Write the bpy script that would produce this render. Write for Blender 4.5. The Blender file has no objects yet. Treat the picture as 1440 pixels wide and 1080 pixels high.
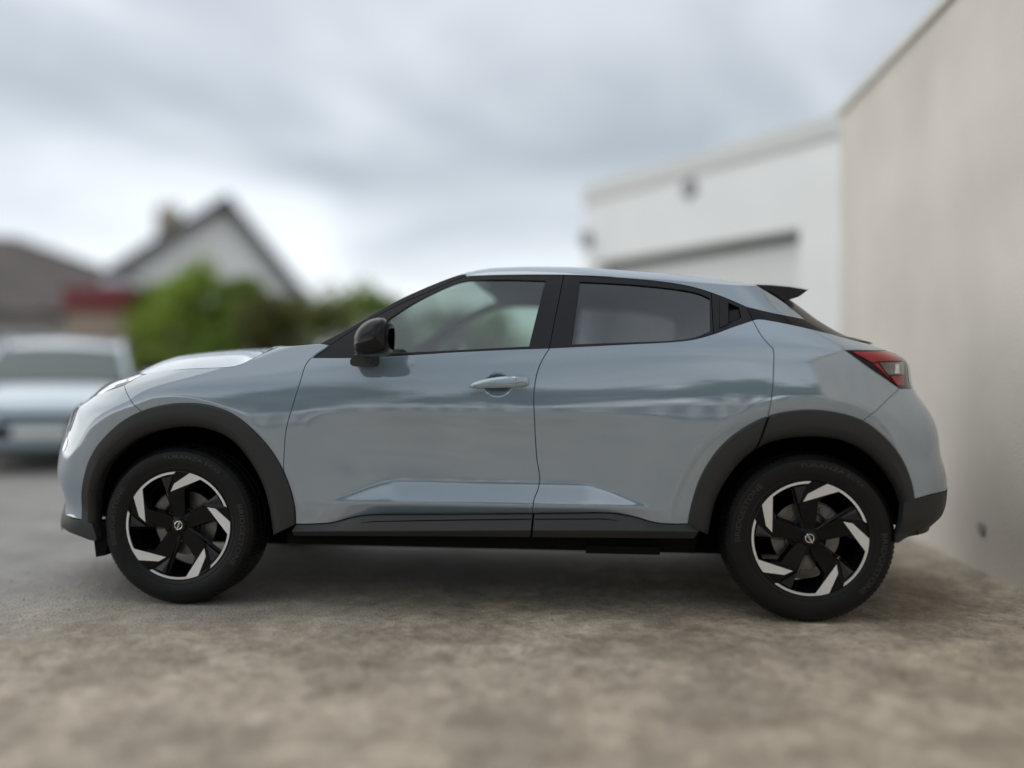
import bpy, bmesh, math, random
import numpy as np
from mathutils import Vector, Matrix
from mathutils.geometry import delaunay_2d_cdt

random.seed(7)
SC = bpy.context.scene
COL = SC.collection
rad = math.radians

# ------------------------------------------------------------------ camera
F, CX, CY = 1200.0, 720.0, 540.0          # focal length and centre in photograph pixels
CAM_H, ROLL = 0.957, 0.006
cam_d = bpy.data.cameras.new('camera')
cam = bpy.data.objects.new('camera', cam_d); COL.objects.link(cam)
cam.matrix_world = Matrix.Translation((0, 0, CAM_H)) @ Matrix.Rotation(rad(90), 4, 'X') @ Matrix.Rotation(ROLL, 4, 'Z')
cam_d.sensor_fit = 'HORIZONTAL'; cam_d.sensor_width = 36.0
cam_d.lens = 36.0 * F / 1440.0
cam_d.clip_start = 0.05; cam_d.clip_end = 2000
cam_d.dof.use_dof = True
cam_d.dof.focus_distance = 3.56
cam_d.dof.aperture_fstop = (cam_d.lens / 1000.0) / 0.125
SC.camera = cam

# ------------------------------------------------------------------ sky and sun
SUN_EL, SUN_AZ = 46.0, 286.0               # azimuth clockwise from +Y (the way the camera looks)
world = bpy.data.worlds.new('World'); SC.world = world; world.use_nodes = True
wn, wl = world.node_tree.nodes, world.node_tree.links
wn.clear()
def wnode(t, **kw):
    n = wn.new(t)
    for k, v in kw.items(): setattr(n, k, v)
    return n
w_out = wnode('ShaderNodeOutputWorld'); w_bg = wnode('ShaderNodeBackground')
w_bg.inputs['Strength'].default_value = 0.10
sky = wnode('ShaderNodeTexSky'); sky.sky_type = 'NISHITA'; sky.sun_disc = False
sky.sun_elevation = rad(SUN_EL); sky.sun_rotation = rad(SUN_AZ)
tc = wnode('ShaderNodeTexCoord'); sep = wnode('ShaderNodeSeparateXYZ')
wl.new(tc.outputs['Generated'], sep.inputs[0])
def wmath(op, a, b=None, clamp=False):
    n = wnode('ShaderNodeMath', operation=op); n.use_clamp = clamp
    for i, v in enumerate((a, b)):
        if v is None: continue
        if isinstance(v, (int, float)): n.inputs[i].default_value = v
        else: wl.new(v, n.inputs[i])
    return n.outputs[0]
zc = wmath('MAXIMUM', sep.outputs['Z'], 0.0)
den = wmath('ADD', zc, 0.16)
cmb = wnode('ShaderNodeCombineXYZ')
wl.new(wmath('DIVIDE', sep.outputs['X'], den), cmb.inputs[0]); wl.new(wmath('DIVIDE', sep.outputs['Y'], den), cmb.inputs[1])
cmb.inputs[2].default_value = 0.35
ns = wnode('ShaderNodeTexNoise'); ns.inputs['Scale'].default_value = 0.95; ns.inputs['Detail'].default_value = 6.0
ns.inputs['Roughness'].default_value = 0.52; ns.inputs['Distortion'].default_value = 0.5
wl.new(cmb.outputs[0], ns.inputs['Vector'])
rp = wnode('ShaderNodeValToRGB')
e = rp.color_ramp.elements
e[0].position = 0.36; e[0].color = (0.265, 0.305, 0.345, 1)
e[1].position = 0.64; e[1].color = (0.60, 0.65, 0.70, 1)
wl.new(ns.outputs['Fac'], rp.inputs['Fac'])
mul = wnode('ShaderNodeMixRGB', blend_type='MULTIPLY'); mul.inputs[0].default_value = 1.0
mul.inputs[2].default_value = (7.4, 7.2, 7.0, 1)
wl.new(rp.outputs[0], mul.inputs[1])
# thinner, brighter cloud towards the horizon
hz = wmath('POWER', wmath('SUBTRACT', 1.0, zc, True), 8.5)
hmix = wnode('ShaderNodeMixRGB'); hmix.inputs[2].default_value = (8.6, 8.9, 9.1, 1)
wl.new(wmath('MULTIPLY', hz, 0.95), hmix.inputs[0]); wl.new(mul.outputs[0], hmix.inputs[1])
smix = wnode('ShaderNodeMixRGB'); smix.inputs[0].default_value = 0.90
wl.new(sky.outputs[0], smix.inputs[1]); wl.new(hmix.outputs[0], smix.inputs[2])
wl.new(smix.outputs[0], w_bg.inputs['Color']); wl.new(w_bg.outputs[0], w_out.inputs[0])

sun_d = bpy.data.lights.new('sun', 'SUN'); sun_d.energy = 0.78; sun_d.angle = rad(96); sun_d.color = (1.0, 0.97, 0.93)
sun = bpy.data.objects.new('sun', sun_d); COL.objects.link(sun)
_d = Vector((math.sin(rad(SUN_AZ)) * math.cos(rad(SUN_EL)), math.cos(rad(SUN_AZ)) * math.cos(rad(SUN_EL)), math.sin(rad(SUN_EL))))
sun.rotation_euler = _d.to_track_quat('Z', 'Y').to_euler()

SC.view_settings.view_transform = 'Standard'; SC.view_settings.look = 'None'
SC.view_settings.exposure = 0.95; SC.view_settings.gamma = 1.0
SC.render.engine = 'CYCLES'
SC.cycles.use_denoising = True
SC.cycles.max_bounces = 10; SC.cycles.transparent_max_bounces = 16; SC.cycles.glossy_bounces = 6
SC.cycles.caustics_reflective = False; SC.cycles.caustics_refractive = False
SC.cycles.sample_clamp_indirect = 6.0

# ------------------------------------------------------------------ materials
MATS = {}
def nodes_of(m):
    return m.node_tree.nodes, m.node_tree.links
def mat(name, col, rough=0.5, metal=0.0, coat=0.0, coat_rough=0.03, spec=0.5, var=0.0, vscale=8.0, bump=0.0, bscale=60.0, rvar=0.0):
    if name in MATS: return MATS[name]
    m = bpy.data.materials.new(name); m.use_nodes = True
    n, l = nodes_of(m); b = n['Principled BSDF']
    b.inputs['Base Color'].default_value = (*col, 1); b.inputs['Roughness'].default_value = rough
    b.inputs['Metallic'].default_value = metal; b.inputs['Coat Weight'].default_value = coat
    b.inputs['Coat Roughness'].default_value = coat_rough; b.inputs['Specular IOR Level'].default_value = spec
    t = n.new('ShaderNodeTexCoord')
    if var > 0 or rvar > 0:
        a = n.new('ShaderNodeTexNoise'); a.inputs['Scale'].default_value = vscale; a.inputs['Detail'].default_value = 5
        l.new(t.outputs['Object'], a.inputs['Vector'])
    if var > 0:
        r = n.new('ShaderNodeValToRGB'); r.color_ramp.elements[0].position = 0.3; r.color_ramp.elements[1].position = 0.7
        r.color_ramp.elements[0].color = (*[c * (1 - var) for c in col], 1)
        r.color_ramp.elements[1].color = (*[min(1, c * (1 + var)) for c in col], 1)
        l.new(a.outputs['Fac'], r.inputs['Fac']); l.new(r.outputs[0], b.inputs['Base Color'])
    if rvar > 0:
        mr = n.new('ShaderNodeMapRange'); mr.inputs['To Min'].default_value = max(0.02, rough - rvar); mr.inputs['To Max'].default_value = rough + rvar
        l.new(a.outputs['Fac'], mr.inputs['Value']); l.new(mr.outputs[0], b.inputs['Roughness'])
    if bump > 0:
        c = n.new('ShaderNodeTexNoise'); c.inputs['Scale'].default_value = bscale; c.inputs['Detail'].default_value = 3
        l.new(t.outputs['Object'], c.inputs['Vector'])
        bp = n.new('ShaderNodeBump'); bp.inputs['Strength'].default_value = bump; bp.inputs['Distance'].default_value = 0.005
        l.new(c.outputs['Fac'], bp.inputs['Height']); l.new(bp.outputs[0], b.inputs['Normal'])
    MATS[name] = m
    return m
def glass_mat(name, tint, rough=0.0, ior=2.3):
    if name in MATS: return MATS[name]
    m = bpy.data.materials.new(name); m.use_nodes = True
    n, l = nodes_of(m); n.clear()
    o = n.new('ShaderNodeOutputMaterial'); mx = n.new('ShaderNodeMixShader')
    t = n.new('ShaderNodeBsdfTransparent'); t.inputs[0].default_value = (*tint, 1)
    g = n.new('ShaderNodeBsdfGlossy'); g.inputs['Roughness'].default_value = rough; g.inputs['Color'].default_value = (0.95, 0.97, 0.97, 1)
    f = n.new('ShaderNodeFresnel'); f.inputs['IOR'].default_value = 2.3
    gm = n.new('ShaderNodeNewGeometry'); io = n.new('ShaderNodeMix'); io.inputs[2].default_value = ior; io.inputs[3].default_value = 1 / ior
    l.new(gm.outputs['Backfacing'], io.inputs[0]); l.new(io.outputs[0], f.inputs['IOR'])      # a thin pane mirrors the same from both faces
    l.new(f.outputs[0], mx.inputs[0]); l.new(t.outputs[0], mx.inputs[1]); l.new(g.outputs[0], mx.inputs[2]); l.new(mx.outputs[0], o.inputs[0])
    MATS[name] = m
    return m

M_PAINT = mat('paint_grey_blue', (0.180, 0.248, 0.308), rough=0.5, metal=0.0, coat=1.0, coat_rough=0.004, spec=0.4)
M_PAINT.node_tree.nodes['Principled BSDF'].inputs['Coat IOR'].default_value = 2.7
M_GLOSS = mat('gloss_black', (0.006, 0.006, 0.007), rough=0.06, spec=0.32)
M_TRIM = mat('window_trim_black', (0.012, 0.012, 0.014), rough=0.28, spec=0.35)
M_CLAD = mat('cladding_plastic', (0.021, 0.022, 0.023), rough=0.50, spec=0.45, bump=0.05, bscale=900, rvar=0.06)
M_RUBBER = mat('tyre_rubber', (0.004, 0.004, 0.0045), rough=0.5, spec=0.30, var=0.25, vscale=14, rvar=0.12)
M_LETTER = mat('tyre_lettering', (0.026, 0.026, 0.027), rough=0.40, spec=0.55)
M_DARK = mat('matt_black', (0.006, 0.006, 0.006), rough=0.9, spec=0.1)
M_SILVER = mat('machined_alloy', (0.80, 0.81, 0.82), rough=0.32, metal=0.65, rvar=0.08, vscale=30)
M_RIMBLK = mat('rim_gloss_black', (0.003, 0.003, 0.0035), rough=0.10, spec=0.22)
M_DISC = mat('brake_disc_steel', (0.20, 0.19, 0.18), rough=0.40, metal=0.8, var=0.2, vscale=40)
M_CALIP = mat('brake_caliper_iron', (0.16, 0.155, 0.15), rough=0.6, metal=0.4, var=0.3, vscale=30)
M_CHROME = mat('bright_chrome', (0.80, 0.81, 0.82), rough=0.08, metal=1.0)
M_RED = mat('tail_lamp_red', (0.28, 0.006, 0.012), rough=0.15, coat=0.15, coat_rough=0.02)
M_SMOKE = mat('tail_lamp_smoke', (0.10, 0.09, 0.09), rough=0.10, coat=1.0, coat_rough=0.02, var=0.5, vscale=22)
M_HEAD = mat('headlamp_inside', (0.022, 0.023, 0.025), rough=0.12, metal=0.2)
M_INT = mat('interior_fabric', (0.055, 0.055, 0.058), rough=0.85, var=0.15, vscale=60)
M_INTL = mat('interior_headliner', (0.10, 0.105, 0.10), rough=0.9)
M_GLASS_F = glass_mat('side_glass_clear', (0.55, 0.66, 0.61))
M_GLASS_R = glass_mat('side_glass_privacy', (0.27, 0.28, 0.30), ior=2.1)
M_GLASS_W = glass_mat('windscreen_glass', (0.72, 0.79, 0.76))
M_LENS = glass_mat('clear_lens', (0.92, 0.94, 0.95), ior=1.22)
M_RIMGLINT = mat('rim_edge_highlight', (0.10, 0.10, 0.105), rough=0.18, metal=0.7)  # black rim in a lighter grey: painted highlight for the spoke edges
M_FACET = mat('rim_facet_gloss', (0.03, 0.03, 0.032), rough=0.12, metal=0.5, spec=0.6)

# ------------------------------------------------------------------ object helpers
def link(o, parent=None):
    COL.objects.link(o)
    if parent is not None: o.parent = parent
    return o
def empty(name, loc=(0, 0, 0), rz=0.0, label=None, cat=None, group=None, parent=None):
    o = bpy.data.objects.new(name, None); o.empty_display_size = 0.2
    o.location = loc; o.rotation_euler = (0, 0, rz); link(o, parent)
    if label: o['label'] = label
    if cat: o['category'] = cat
    if group: o['group'] = group
    return o
def meshobj(name, verts, faces, material, parent=None, smooth=True, normals=None, label=None, autosmooth=None):
    me = bpy.data.meshes.new(name)
    me.from_pydata([tuple(map(float, v)) for v in verts], [], [tuple(int(i) for i in f) for f in faces])
    me.update()
    if smooth: me.polygons.foreach_set('use_smooth', [True] * len(me.polygons))
    if normals is not None: me.normals_split_custom_set_from_vertices([tuple(map(float, n)) for n in normals])
    elif autosmooth is not None: sharp(me, autosmooth)
    me.materials.append(material)
    o = bpy.data.objects.new(name, me); link(o, parent)
    if label: o['label'] = label
    return o
def sharp(me, deg):
    bm = bmesh.new(); bm.from_mesh(me)
    lim = rad(deg)
    for ed in bm.edges:
        if len(ed.link_faces) == 2: ed.smooth = ed.calc_face_angle(0) < lim
    bm.to_mesh(me); bm.free()
def bm_obj(name, bm, material, parent=None, smooth=False, deg=30, label=None):
    bmesh.ops.recalc_face_normals(bm, faces=bm.faces)
    me = bpy.data.meshes.new(name); bm.to_mesh(me); bm.free()
    if smooth:
        me.polygons.foreach_set('use_smooth', [True] * len(me.polygons)); sharp(me, deg)
    me.materials.append(material)
    o = bpy.data.objects.new(name, me); link(o, parent)
    if label: o['label'] = label
    return o
def box_bm(bm, x0, x1, y0, y1, z0, z1, bevel=0.0, seg=2, mx=None):
    r = bmesh.ops.create_cube(bm, size=1.0)
    vs = r['verts']
    for v in vs:
        v.co = Vector(((x0 + x1) / 2 + v.co.x * (x1 - x0), (y0 + y1) / 2 + v.co.y * (y1 - y0), (z0 + z1) / 2 + v.co.z * (z1 - z0)))
    if bevel > 0:
        es = list({ed for v in vs for ed in v.link_edges})
        r2 = bmesh.ops.bevel(bm, geom=es, offset=bevel, segments=seg, affect='EDGES', profile=0.6)
        vs = list({v for f in r2['faces'] for v in f.verts} | {v for v in vs if v.is_valid})
    if mx is not None:
        for v in vs: v.co = mx @ v.co
    return vs
def box(name, x0, x1, y0, y1, z0, z1, material, parent=None, bevel=0.0, mx=None, label=None):
    bm = bmesh.new(); box_bm(bm, x0, x1, y0, y1, z0, z1, bevel, 2, mx)
    return bm_obj(name, bm, material, parent, smooth=bevel > 0, label=label)
def prism(name, poly, y0, y1, material, parent=None, bevel=0.0, label=None):
    """polygon in (x, z) extruded along y"""
    bm = bmesh.new()
    a = [bm.verts.new((p[0], y0, p[1])) for p in poly]; b = [bm.verts.new((p[0], y1, p[1])) for p in poly]
    bm.faces.new(a); bm.faces.new(b[::-1])
    n = len(poly)
    for i in range(n): bm.faces.new((a[i], b[i], b[(i + 1) % n], a[(i + 1) % n]))
    if bevel > 0: bmesh.ops.bevel(bm, geom=list(bm.edges), offset=bevel, segments=2, affect='EDGES')
    return bm_obj(name, bm, material, parent, smooth=bevel > 0, label=label)
def lathe(name, prof, material, parent=None, seg=96, axis='Y', deg=35, label=None, mod=None, arc=(0, 2 * math.pi)):
    """profile of (r, y); turned about the y axis"""
    V, Fc = [], []
    full = abs(arc[1] - arc[0] - 2 * math.pi) < 1e-6
    ns_ = seg if full else seg + 1
    for i in range(ns_):
        t = arc[0] + (arc[1] - arc[0]) * i / seg
        for j, (r, y) in enumerate(prof):
            rr = r if mod is None else mod(i, j, r)
            V.append((rr * math.sin(t), y, rr * math.cos(t)))
    k = len(prof)
    for i in range(seg):
        i2 = (i + 1) % ns_
        for j in range(k - 1):
            Fc.append((i * k + j, i * k + j + 1, i2 * k + j + 1, i2 * k + j))
    return meshobj(name, V, Fc, material, parent, smooth=True, autosmooth=deg, label=label)
def tube(bm, pts, r, sides=8, closed=False):
    pts = [Vector(p) for p in pts]; rings = []
    n = len(pts)
    for i, p in enumerate(pts):
        if closed: d = pts[(i + 1) % n] - pts[i - 1]
        else: d = pts[min(i + 1, n - 1)] - pts[max(i - 1, 0)]
        d.normalize()
        u = d.cross(Vector((0, 0, 1)));
        if u.length < 1e-3: u = d.cross(Vector((1, 0, 0)))
        u.normalize(); w = d.cross(u)
        rr = r[i] if isinstance(r, (list, tuple)) else r
        rings.append([bm.verts.new(p + (u * math.cos(a) + w * math.sin(a)) * rr) for a in [2 * math.pi * k / sides for k in range(sides)]])
    m = n if closed else n - 1
    for i in range(m):
        A, B = rings[i], rings[(i + 1) % n]
        for k in range(sides): bm.faces.new((A[k], A[(k + 1) % sides], B[(k + 1) % sides], B[k]))
    if not closed:
        bm.faces.new(rings[0][::-1]); bm.faces.new(rings[-1])

# ------------------------------------------------------------------ pixel <-> place
def unroll(px, py):
    u, v = px - CX, py - CY
    c, s = math.cos(ROLL), math.sin(ROLL)
    return u * c + v * s, -u * s + v * c
def world_at(px, py, depth):
    u, v = unroll(px, py)
    return Vector((u / F * depth, depth, CAM_H - v / F * depth))
CAR_A, CAR_T = 0.0838, (-0.0445, 4.3437)
ca, sa = math.cos(CAR_A), math.sin(CAR_A)
def proj_local(x, y, z):
    X = CAR_T[0] + x * ca + y * sa; Yd = CAR_T[1] - x * sa + y * ca
    u = F * X / Yd; v = -F * (z - CAM_H) / Yd
    c, s = math.cos(ROLL), math.sin(ROLL)
    return CX + u * c - v * s, CY + u * s + v * c
def on_plane(px, py, y):
    """car-space (x, z) where the sight line meets the plane y"""
    u, v = unroll(px, py)
    k = u / F                                        # X = k * Yd
    # Tx + x ca + y sa = k (Ty - x sa + y ca)
    x = (k * (CAR_T[1] + y * ca) - CAR_T[0] - y * sa) / (ca + k * sa)
    Yd = CAR_T[1] - x * sa + y * ca
    return x, CAM_H - v / F * Yd

# ------------------------------------------------------------------ the car's side surface
def nat_basis(k):
    k = np.array(k, float); n = len(k); h = np.diff(k)
    A = np.zeros((n, n)); B = np.zeros((n, n))
    A[0, 0] = A[-1, -1] = 1
    for i in range(1, n - 1):
        A[i, i - 1] = h[i - 1]; A[i, i] = 2 * (h[i - 1] + h[i]); A[i, i + 1] = h[i]
        B[i, i - 1] = 6 / h[i - 1]; B[i, i] = -6 / h[i - 1] - 6 / h[i]; B[i, i + 1] = 6 / h[i]
    S = np.linalg.solve(A, B)                        # second derivatives from values
    def ev(x):
        x = np.clip(np.asarray(x, float), k[0], k[-1])
        i = np.clip(np.searchsorted(k, x) - 1, 0, n - 2)
        hh = h[i]; a = (k[i + 1] - x) / hh; b = (x - k[i]) / hh
        out = np.zeros((len(x), n)); r = np.arange(len(x))
        out[r, i] += a; out[r, i + 1] += b
        out += ((a ** 3 - a) * hh ** 2 / 6)[:, None] * S[i] + ((b ** 3 - b) * hh ** 2 / 6)[:, None] * S[i + 1]
        return out
    return ev
ZK = [0.25, 0.40, 0.55, 0.70, 0.82, 0.92, 1.00, 1.08, 1.16, 1.25]
XK = [-1.95, -1.32, -0.95, -0.50, 0.00, 0.50, 0.95, 1.32, 1.90]
TAB = np.array([
    [.845, .860, .868, .868, .862, .845, .820, .780, .725, .650],
    [.862, .874, .882, .884, .880, .868, .846, .806, .750, .680],
    [.850, .866, .873, .875, .874, .864, .847, .818, .778, .720],
    [.840, .856, .860, .864, .866, .859, .845, .824, .796, .755],
    [.838, .854, .857, .862, .866, .860, .847, .828, .802, .765],
    [.838, .855, .858, .864, .868, .864, .853, .837, .814, .775],
    [.850, .868, .876, .883, .888, .886, .878, .864, .842, .795],
    [.862, .880, .890, .897, .902, .899, .890, .874, .845, .790],
    [.850, .866, .876, .884, .888, .884, .872, .850, .815, .760]])
bx_, bz_ = nat_basis(XK), nat_basis(ZK)
WX, WZ = 1.318, 0.343
def sp(u, k): return k * np.logaddexp(0, np.asarray(u) / k)
def sstep(a, b, x):
    t = np.clip((np.asarray(x) - a) / (b - a), 0, 1); return t * t * (3 - 2 * t)

def catmull(pts, step=0.01, n=None):
    P = [np.array(p, float) for p in pts]
    if len(P) == 2:
        m = n or max(1, int(np.ceil(np.linalg.norm(P[1] - P[0]) / step)))
        return [P[0] + (P[1] - P[0]) * i / m for i in range(m + 1)]
    Q = [2 * P[0] - P[1]] + P + [2 * P[-1] - P[-2]]
    out = []
    for i in range(1, len(Q) - 2):
        p0, p1, p2, p3 = Q[i - 1], Q[i], Q[i + 1], Q[i + 2]
        d = [max(1e-6, np.linalg.norm(b - a)) ** 0.5 for a, b in ((p0, p1), (p1, p2), (p2, p3))]
        t0, t1, t2, t3 = 0, d[0], d[0] + d[1], d[0] + d[1] + d[2]
        m = max(1, int(np.ceil(np.linalg.norm(p2 - p1) / step)))
        for j in range(m):
            t = t1 + (t2 - t1) * j / m
            A1 = (t1 - t) / (t1 - t0) * p0 + (t - t0) / (t1 - t0) * p1
            A2 = (t2 - t) / (t2 - t1) * p1 + (t - t1) / (t2 - t1) * p2
            A3 = (t3 - t) / (t3 - t2) * p2 + (t - t2) / (t3 - t2) * p3
            B1 = (t2 - t) / (t2 - t0) * A1 + (t - t0) / (t2 - t0) * A2
            B2 = (t3 - t) / (t3 - t1) * A2 + (t - t1) / (t3 - t1) * A3
            out.append((t2 - t) / (t2 - t1) * B1 + (t - t1) / (t2 - t1) * B2)
    out.append(P[-1])
    return out

A_F, L_F, A_R, L_R = 0.20, 0.52, 0.22, 0.42
# outermost outline of nose and tail (photograph pixels), unprojected where the corner turns away
SIL_F = [(84, 738), (84.5, 730), (92, 708), (85.5, 684), (81, 664), (82.5, 647), (86, 629), (94, 607), (99, 589), (108, 571), (127.5, 560), (139, 547), (155.6, 536), (173, 531), (194, 524.5), (215, 515), (260, 500)]
SIL_R = [(1300, 742), (1322, 731), (1328, 706), (1328.5, 684), (1324.5, 660), (1317, 642), (1316, 624), (1311, 600), (1300, 578), (1287, 560), (1277, 546), (1275.5, 520), (1274.5, 504), (1265, 495.5), (1238, 491.5), (1216, 483), (1180, 460), (1150, 444), (1127, 424), (1110, 405), (1095, 385)]
def table(sil, a, half=0.865):
    P = []
    for p in catmull(sil, 3.0):
        y = -(half - a)
        if p[1] < 500: y = -(half - a - 0.0012 * (500 - p[1]) * 1.0)
        P.append(on_plane(p[0], p[1], y))
    P.sort(key=lambda q: q[1])
    zz = np.array([q[1] for q in P]); xx = np.array([q[0] for q in P])
    g = np.linspace(zz[0], zz[-1], 400); v = np.interp(g, zz, xx)
    k = np.exp(-0.5 * (np.arange(-24, 25) / 9.0) ** 2); k /= k.sum()
    v = np.convolve(np.pad(v, 24, 'edge'), k, 'valid')
    return g, v
TF, TR = table(SIL_F, A_F), table(SIL_R, A_R)
def xBf(z): return np.interp(z, *TF)
def xBr(z): return np.interp(z, *TR)
def corner(x, z):
    df = np.clip(1 - (x - xBf(z)) / L_F, 0, 1.12); dr = np.clip(1 - (xBr(z) - x) / L_R, 0, 1.12)
    return A_F * df ** 4 + A_R * dr ** 4
XL = [on_plane(p, 712, -0.88)[0] for p in (440, 560, 815, 940)]
CUP = on_plane(700, 541, -0.852)
SC_A, SC_B = on_plane(432, 580, -0.865), on_plane(489, 700, -0.865)
_v = np.array([SC_B[0] - SC_A[0], SC_B[1] - SC_A[1]]); _v /= np.linalg.norm(_v); SC_N = (-_v[1], _v[0])
def Yb(x, z, cup=True):
    x = np.atleast_1d(np.asarray(x, float)); z = np.atleast_1d(np.asarray(z, float))
    y = np.einsum('ni,ij,nj->n', bx_(x), TAB, bz_(z))
    # ledge low on the doors
    w = sstep(XL[0], XL[1], x) * (1 - sstep(XL[2], XL[3], x))
    zb = 0.462; zt = zb + 0.090 * w
    y = y + 0.27 * sp(zt - z, 0.005) - (0.27 + 0.75 * w) * sp(zb - z, 0.004) + 0.0 * w
    # hollow between the front wheel bulge and the door middle
    y = y - 0.006 * np.exp(-((x + 0.20) / 0.62) ** 2 - ((z - 0.68) / 0.12) ** 2)
    # scoop in the doors, its front edge running diagonally down from the wing
    sd = (x - SC_A[0]) * SC_N[0] + (z - SC_A[1]) * SC_N[1]
    y = y - 0.0062 * (0.35 * sstep(-0.05, 0.10, sd) + 0.65 * sstep(-0.05, 0.45, sd)) * (1 - sstep(0.775, 0.850, z)) * (1 - sstep(0.30, 0.85, x))
    # flat lip round the wheel arches
    for cx, r1 in ((-WX, 0.555), (WX, 0.570)):
        r = np.sqrt((x - cx) ** 2 + (z - WZ) ** 2)
        y = y - 0.20 * sp(r1 - r, 0.006)
        y = y + 0.20 * sp(0.42 - r, 0.01)
    # shoulder crease over the rear wheel
    wr = sstep(0.45, 0.95, x)
    zc_ = 1.105
    y = y - wr * 0.35 * sp(z - zc_, 0.010)
    if cup:
        r = np.sqrt(((x - CUP[0]) / 0.056) ** 2 + ((z - CUP[1]) / 0.047) ** 2)
        y = y - 0.022 * np.clip(1 - r ** 2.2, 0, 1) ** 0.75
    return y - corner(x, z)
def Yg(x, z):
    x = np.atleast_1d(np.asarray(x, float)); z = np.atleast_1d(np.asarray(z, float))
    q = np.clip(z - 1.08, -0.3, 1)
    y = 0.817 - 0.37 * q - 0.26 * q * np.abs(q)
    y = y - 0.05 * np.clip((x - 0.35) / 0.9, 0, 2) ** 2
    dr = np.clip(1 - (xBr(z) - x) / 0.36, 0, 1.1)
    return y - 0.12 * dr ** 3
def on_side(px, py, fn=Yb, off=0.0):
    """car-space (x, z) of a photograph pixel on the side surface fn"""
    y = -0.84; z = 0.7
    if 330 < px < 1110:
        for _ in range(12):
            x, z = on_plane(px, py, y); y = -(float(fn(x, z)[0]) + off)
        return x, z
    u, v = unroll(px, py)
    x0, _z = on_plane(px, py, -0.84)
    if px < 700: lo, hi = float(xBf(_z)) - 0.03, x0 + 0.30
    else: lo, hi = x0 - 0.30, float(xBr(_z)) + 0.03
    for rnd in range(3):
        xs = np.linspace(lo, hi, 60); zs = np.full(60, _z)
        for _ in range(6):
            ys = -(fn(xs, zs) + off)
            zs = CAM_H - v / F * (CAR_T[1] - xs * sa + ys * ca)
        e_ = F * (CAR_T[0] + xs * ca + ys * sa) / (CAR_T[1] - xs * sa + ys * ca) - u
        hit = np.nonzero((e_[:-1] <= 0) != (e_[1:] <= 0))[0]
        if len(hit) == 0:
            i = int(np.argmin(np.abs(e_))); return float(xs[i]), float(zs[i])
        i = int(hit[-1] if px < 700 else hit[0])       # the crossing on the near side of the silhouette
        lo, hi = xs[i], xs[i + 1]
    return float(xs[i]), float(zs[i])

def S(*pts, fn=Yb, off=0.0, step=0.012):
    """a smooth curve on the side surface through photograph pixels"""
    return [tuple(p) for p in catmull([on_side(a, b, fn, off) for a, b in pts], step)]
def joinc(*curves):
    out = []
    for c in curves:
        for p in c:
            if not out or (abs(out[-1][0] - p[0]) + abs(out[-1][1] - p[1])) > 1e-4: out.append(tuple(p))
    while abs(out[0][0] - out[-1][0]) + abs(out[0][1] - out[-1][1]) < 1e-4: out.pop()
    return out
def area(P):
    return 0.5 * sum(P[i][0] * P[(i + 1) % len(P)][1] - P[(i + 1) % len(P)][0] * P[i][1] for i in range(len(P)))
def shrink(P, d):
    if area(P) < 0: P = P[::-1]
    n = len(P); out = []
    for i in range(n):
        a, b, c = np.array(P[i - 1]), np.array(P[i]), np.array(P[(i + 1) % n])
        e1 = b - a; e2 = c - b
        e1 = e1 / (np.linalg.norm(e1) + 1e-9); e2 = e2 / (np.linalg.norm(e2) + 1e-9)
        n1 = np.array([-e1[1], e1[0]]); n2 = np.array([-e2[1], e2[0]])
        m = n1 + n2; l = np.linalg.norm(m)
        if l < 0.3: out.append(tuple(b)); continue
        m /= l; k = min(2.0, 1 / max(0.35, float(m @ n1)))
        out.append(tuple(b + m * d * k))
    return out
def inside(pts, P):
    P = np.array(P); x, z = pts[:, 0], pts[:, 1]
    r = np.zeros(len(pts), bool); j = len(P) - 1
    for i in range(len(P)):
        xi, zi = P[i]; xj, zj = P[j]
        c = ((zi > z) != (zj > z)) & (x < (xj - xi) * (z - zi) / (zj - zi + 1e-15) + xi)
        r ^= c; j = i
    return r
def edge_dist(pts, P):
    P = np.array(P); d = np.full(len(pts), 9.0)
    for i in range(len(P)):
        a, b = P[i - 1], P[i]; ab = b - a; L = ab @ ab + 1e-12
        t = np.clip(((pts - a) @ ab) / L, 0, 1)
        d = np.minimum(d, np.linalg.norm(pts - a - t[:, None] * ab, axis=1))
    return d
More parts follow.
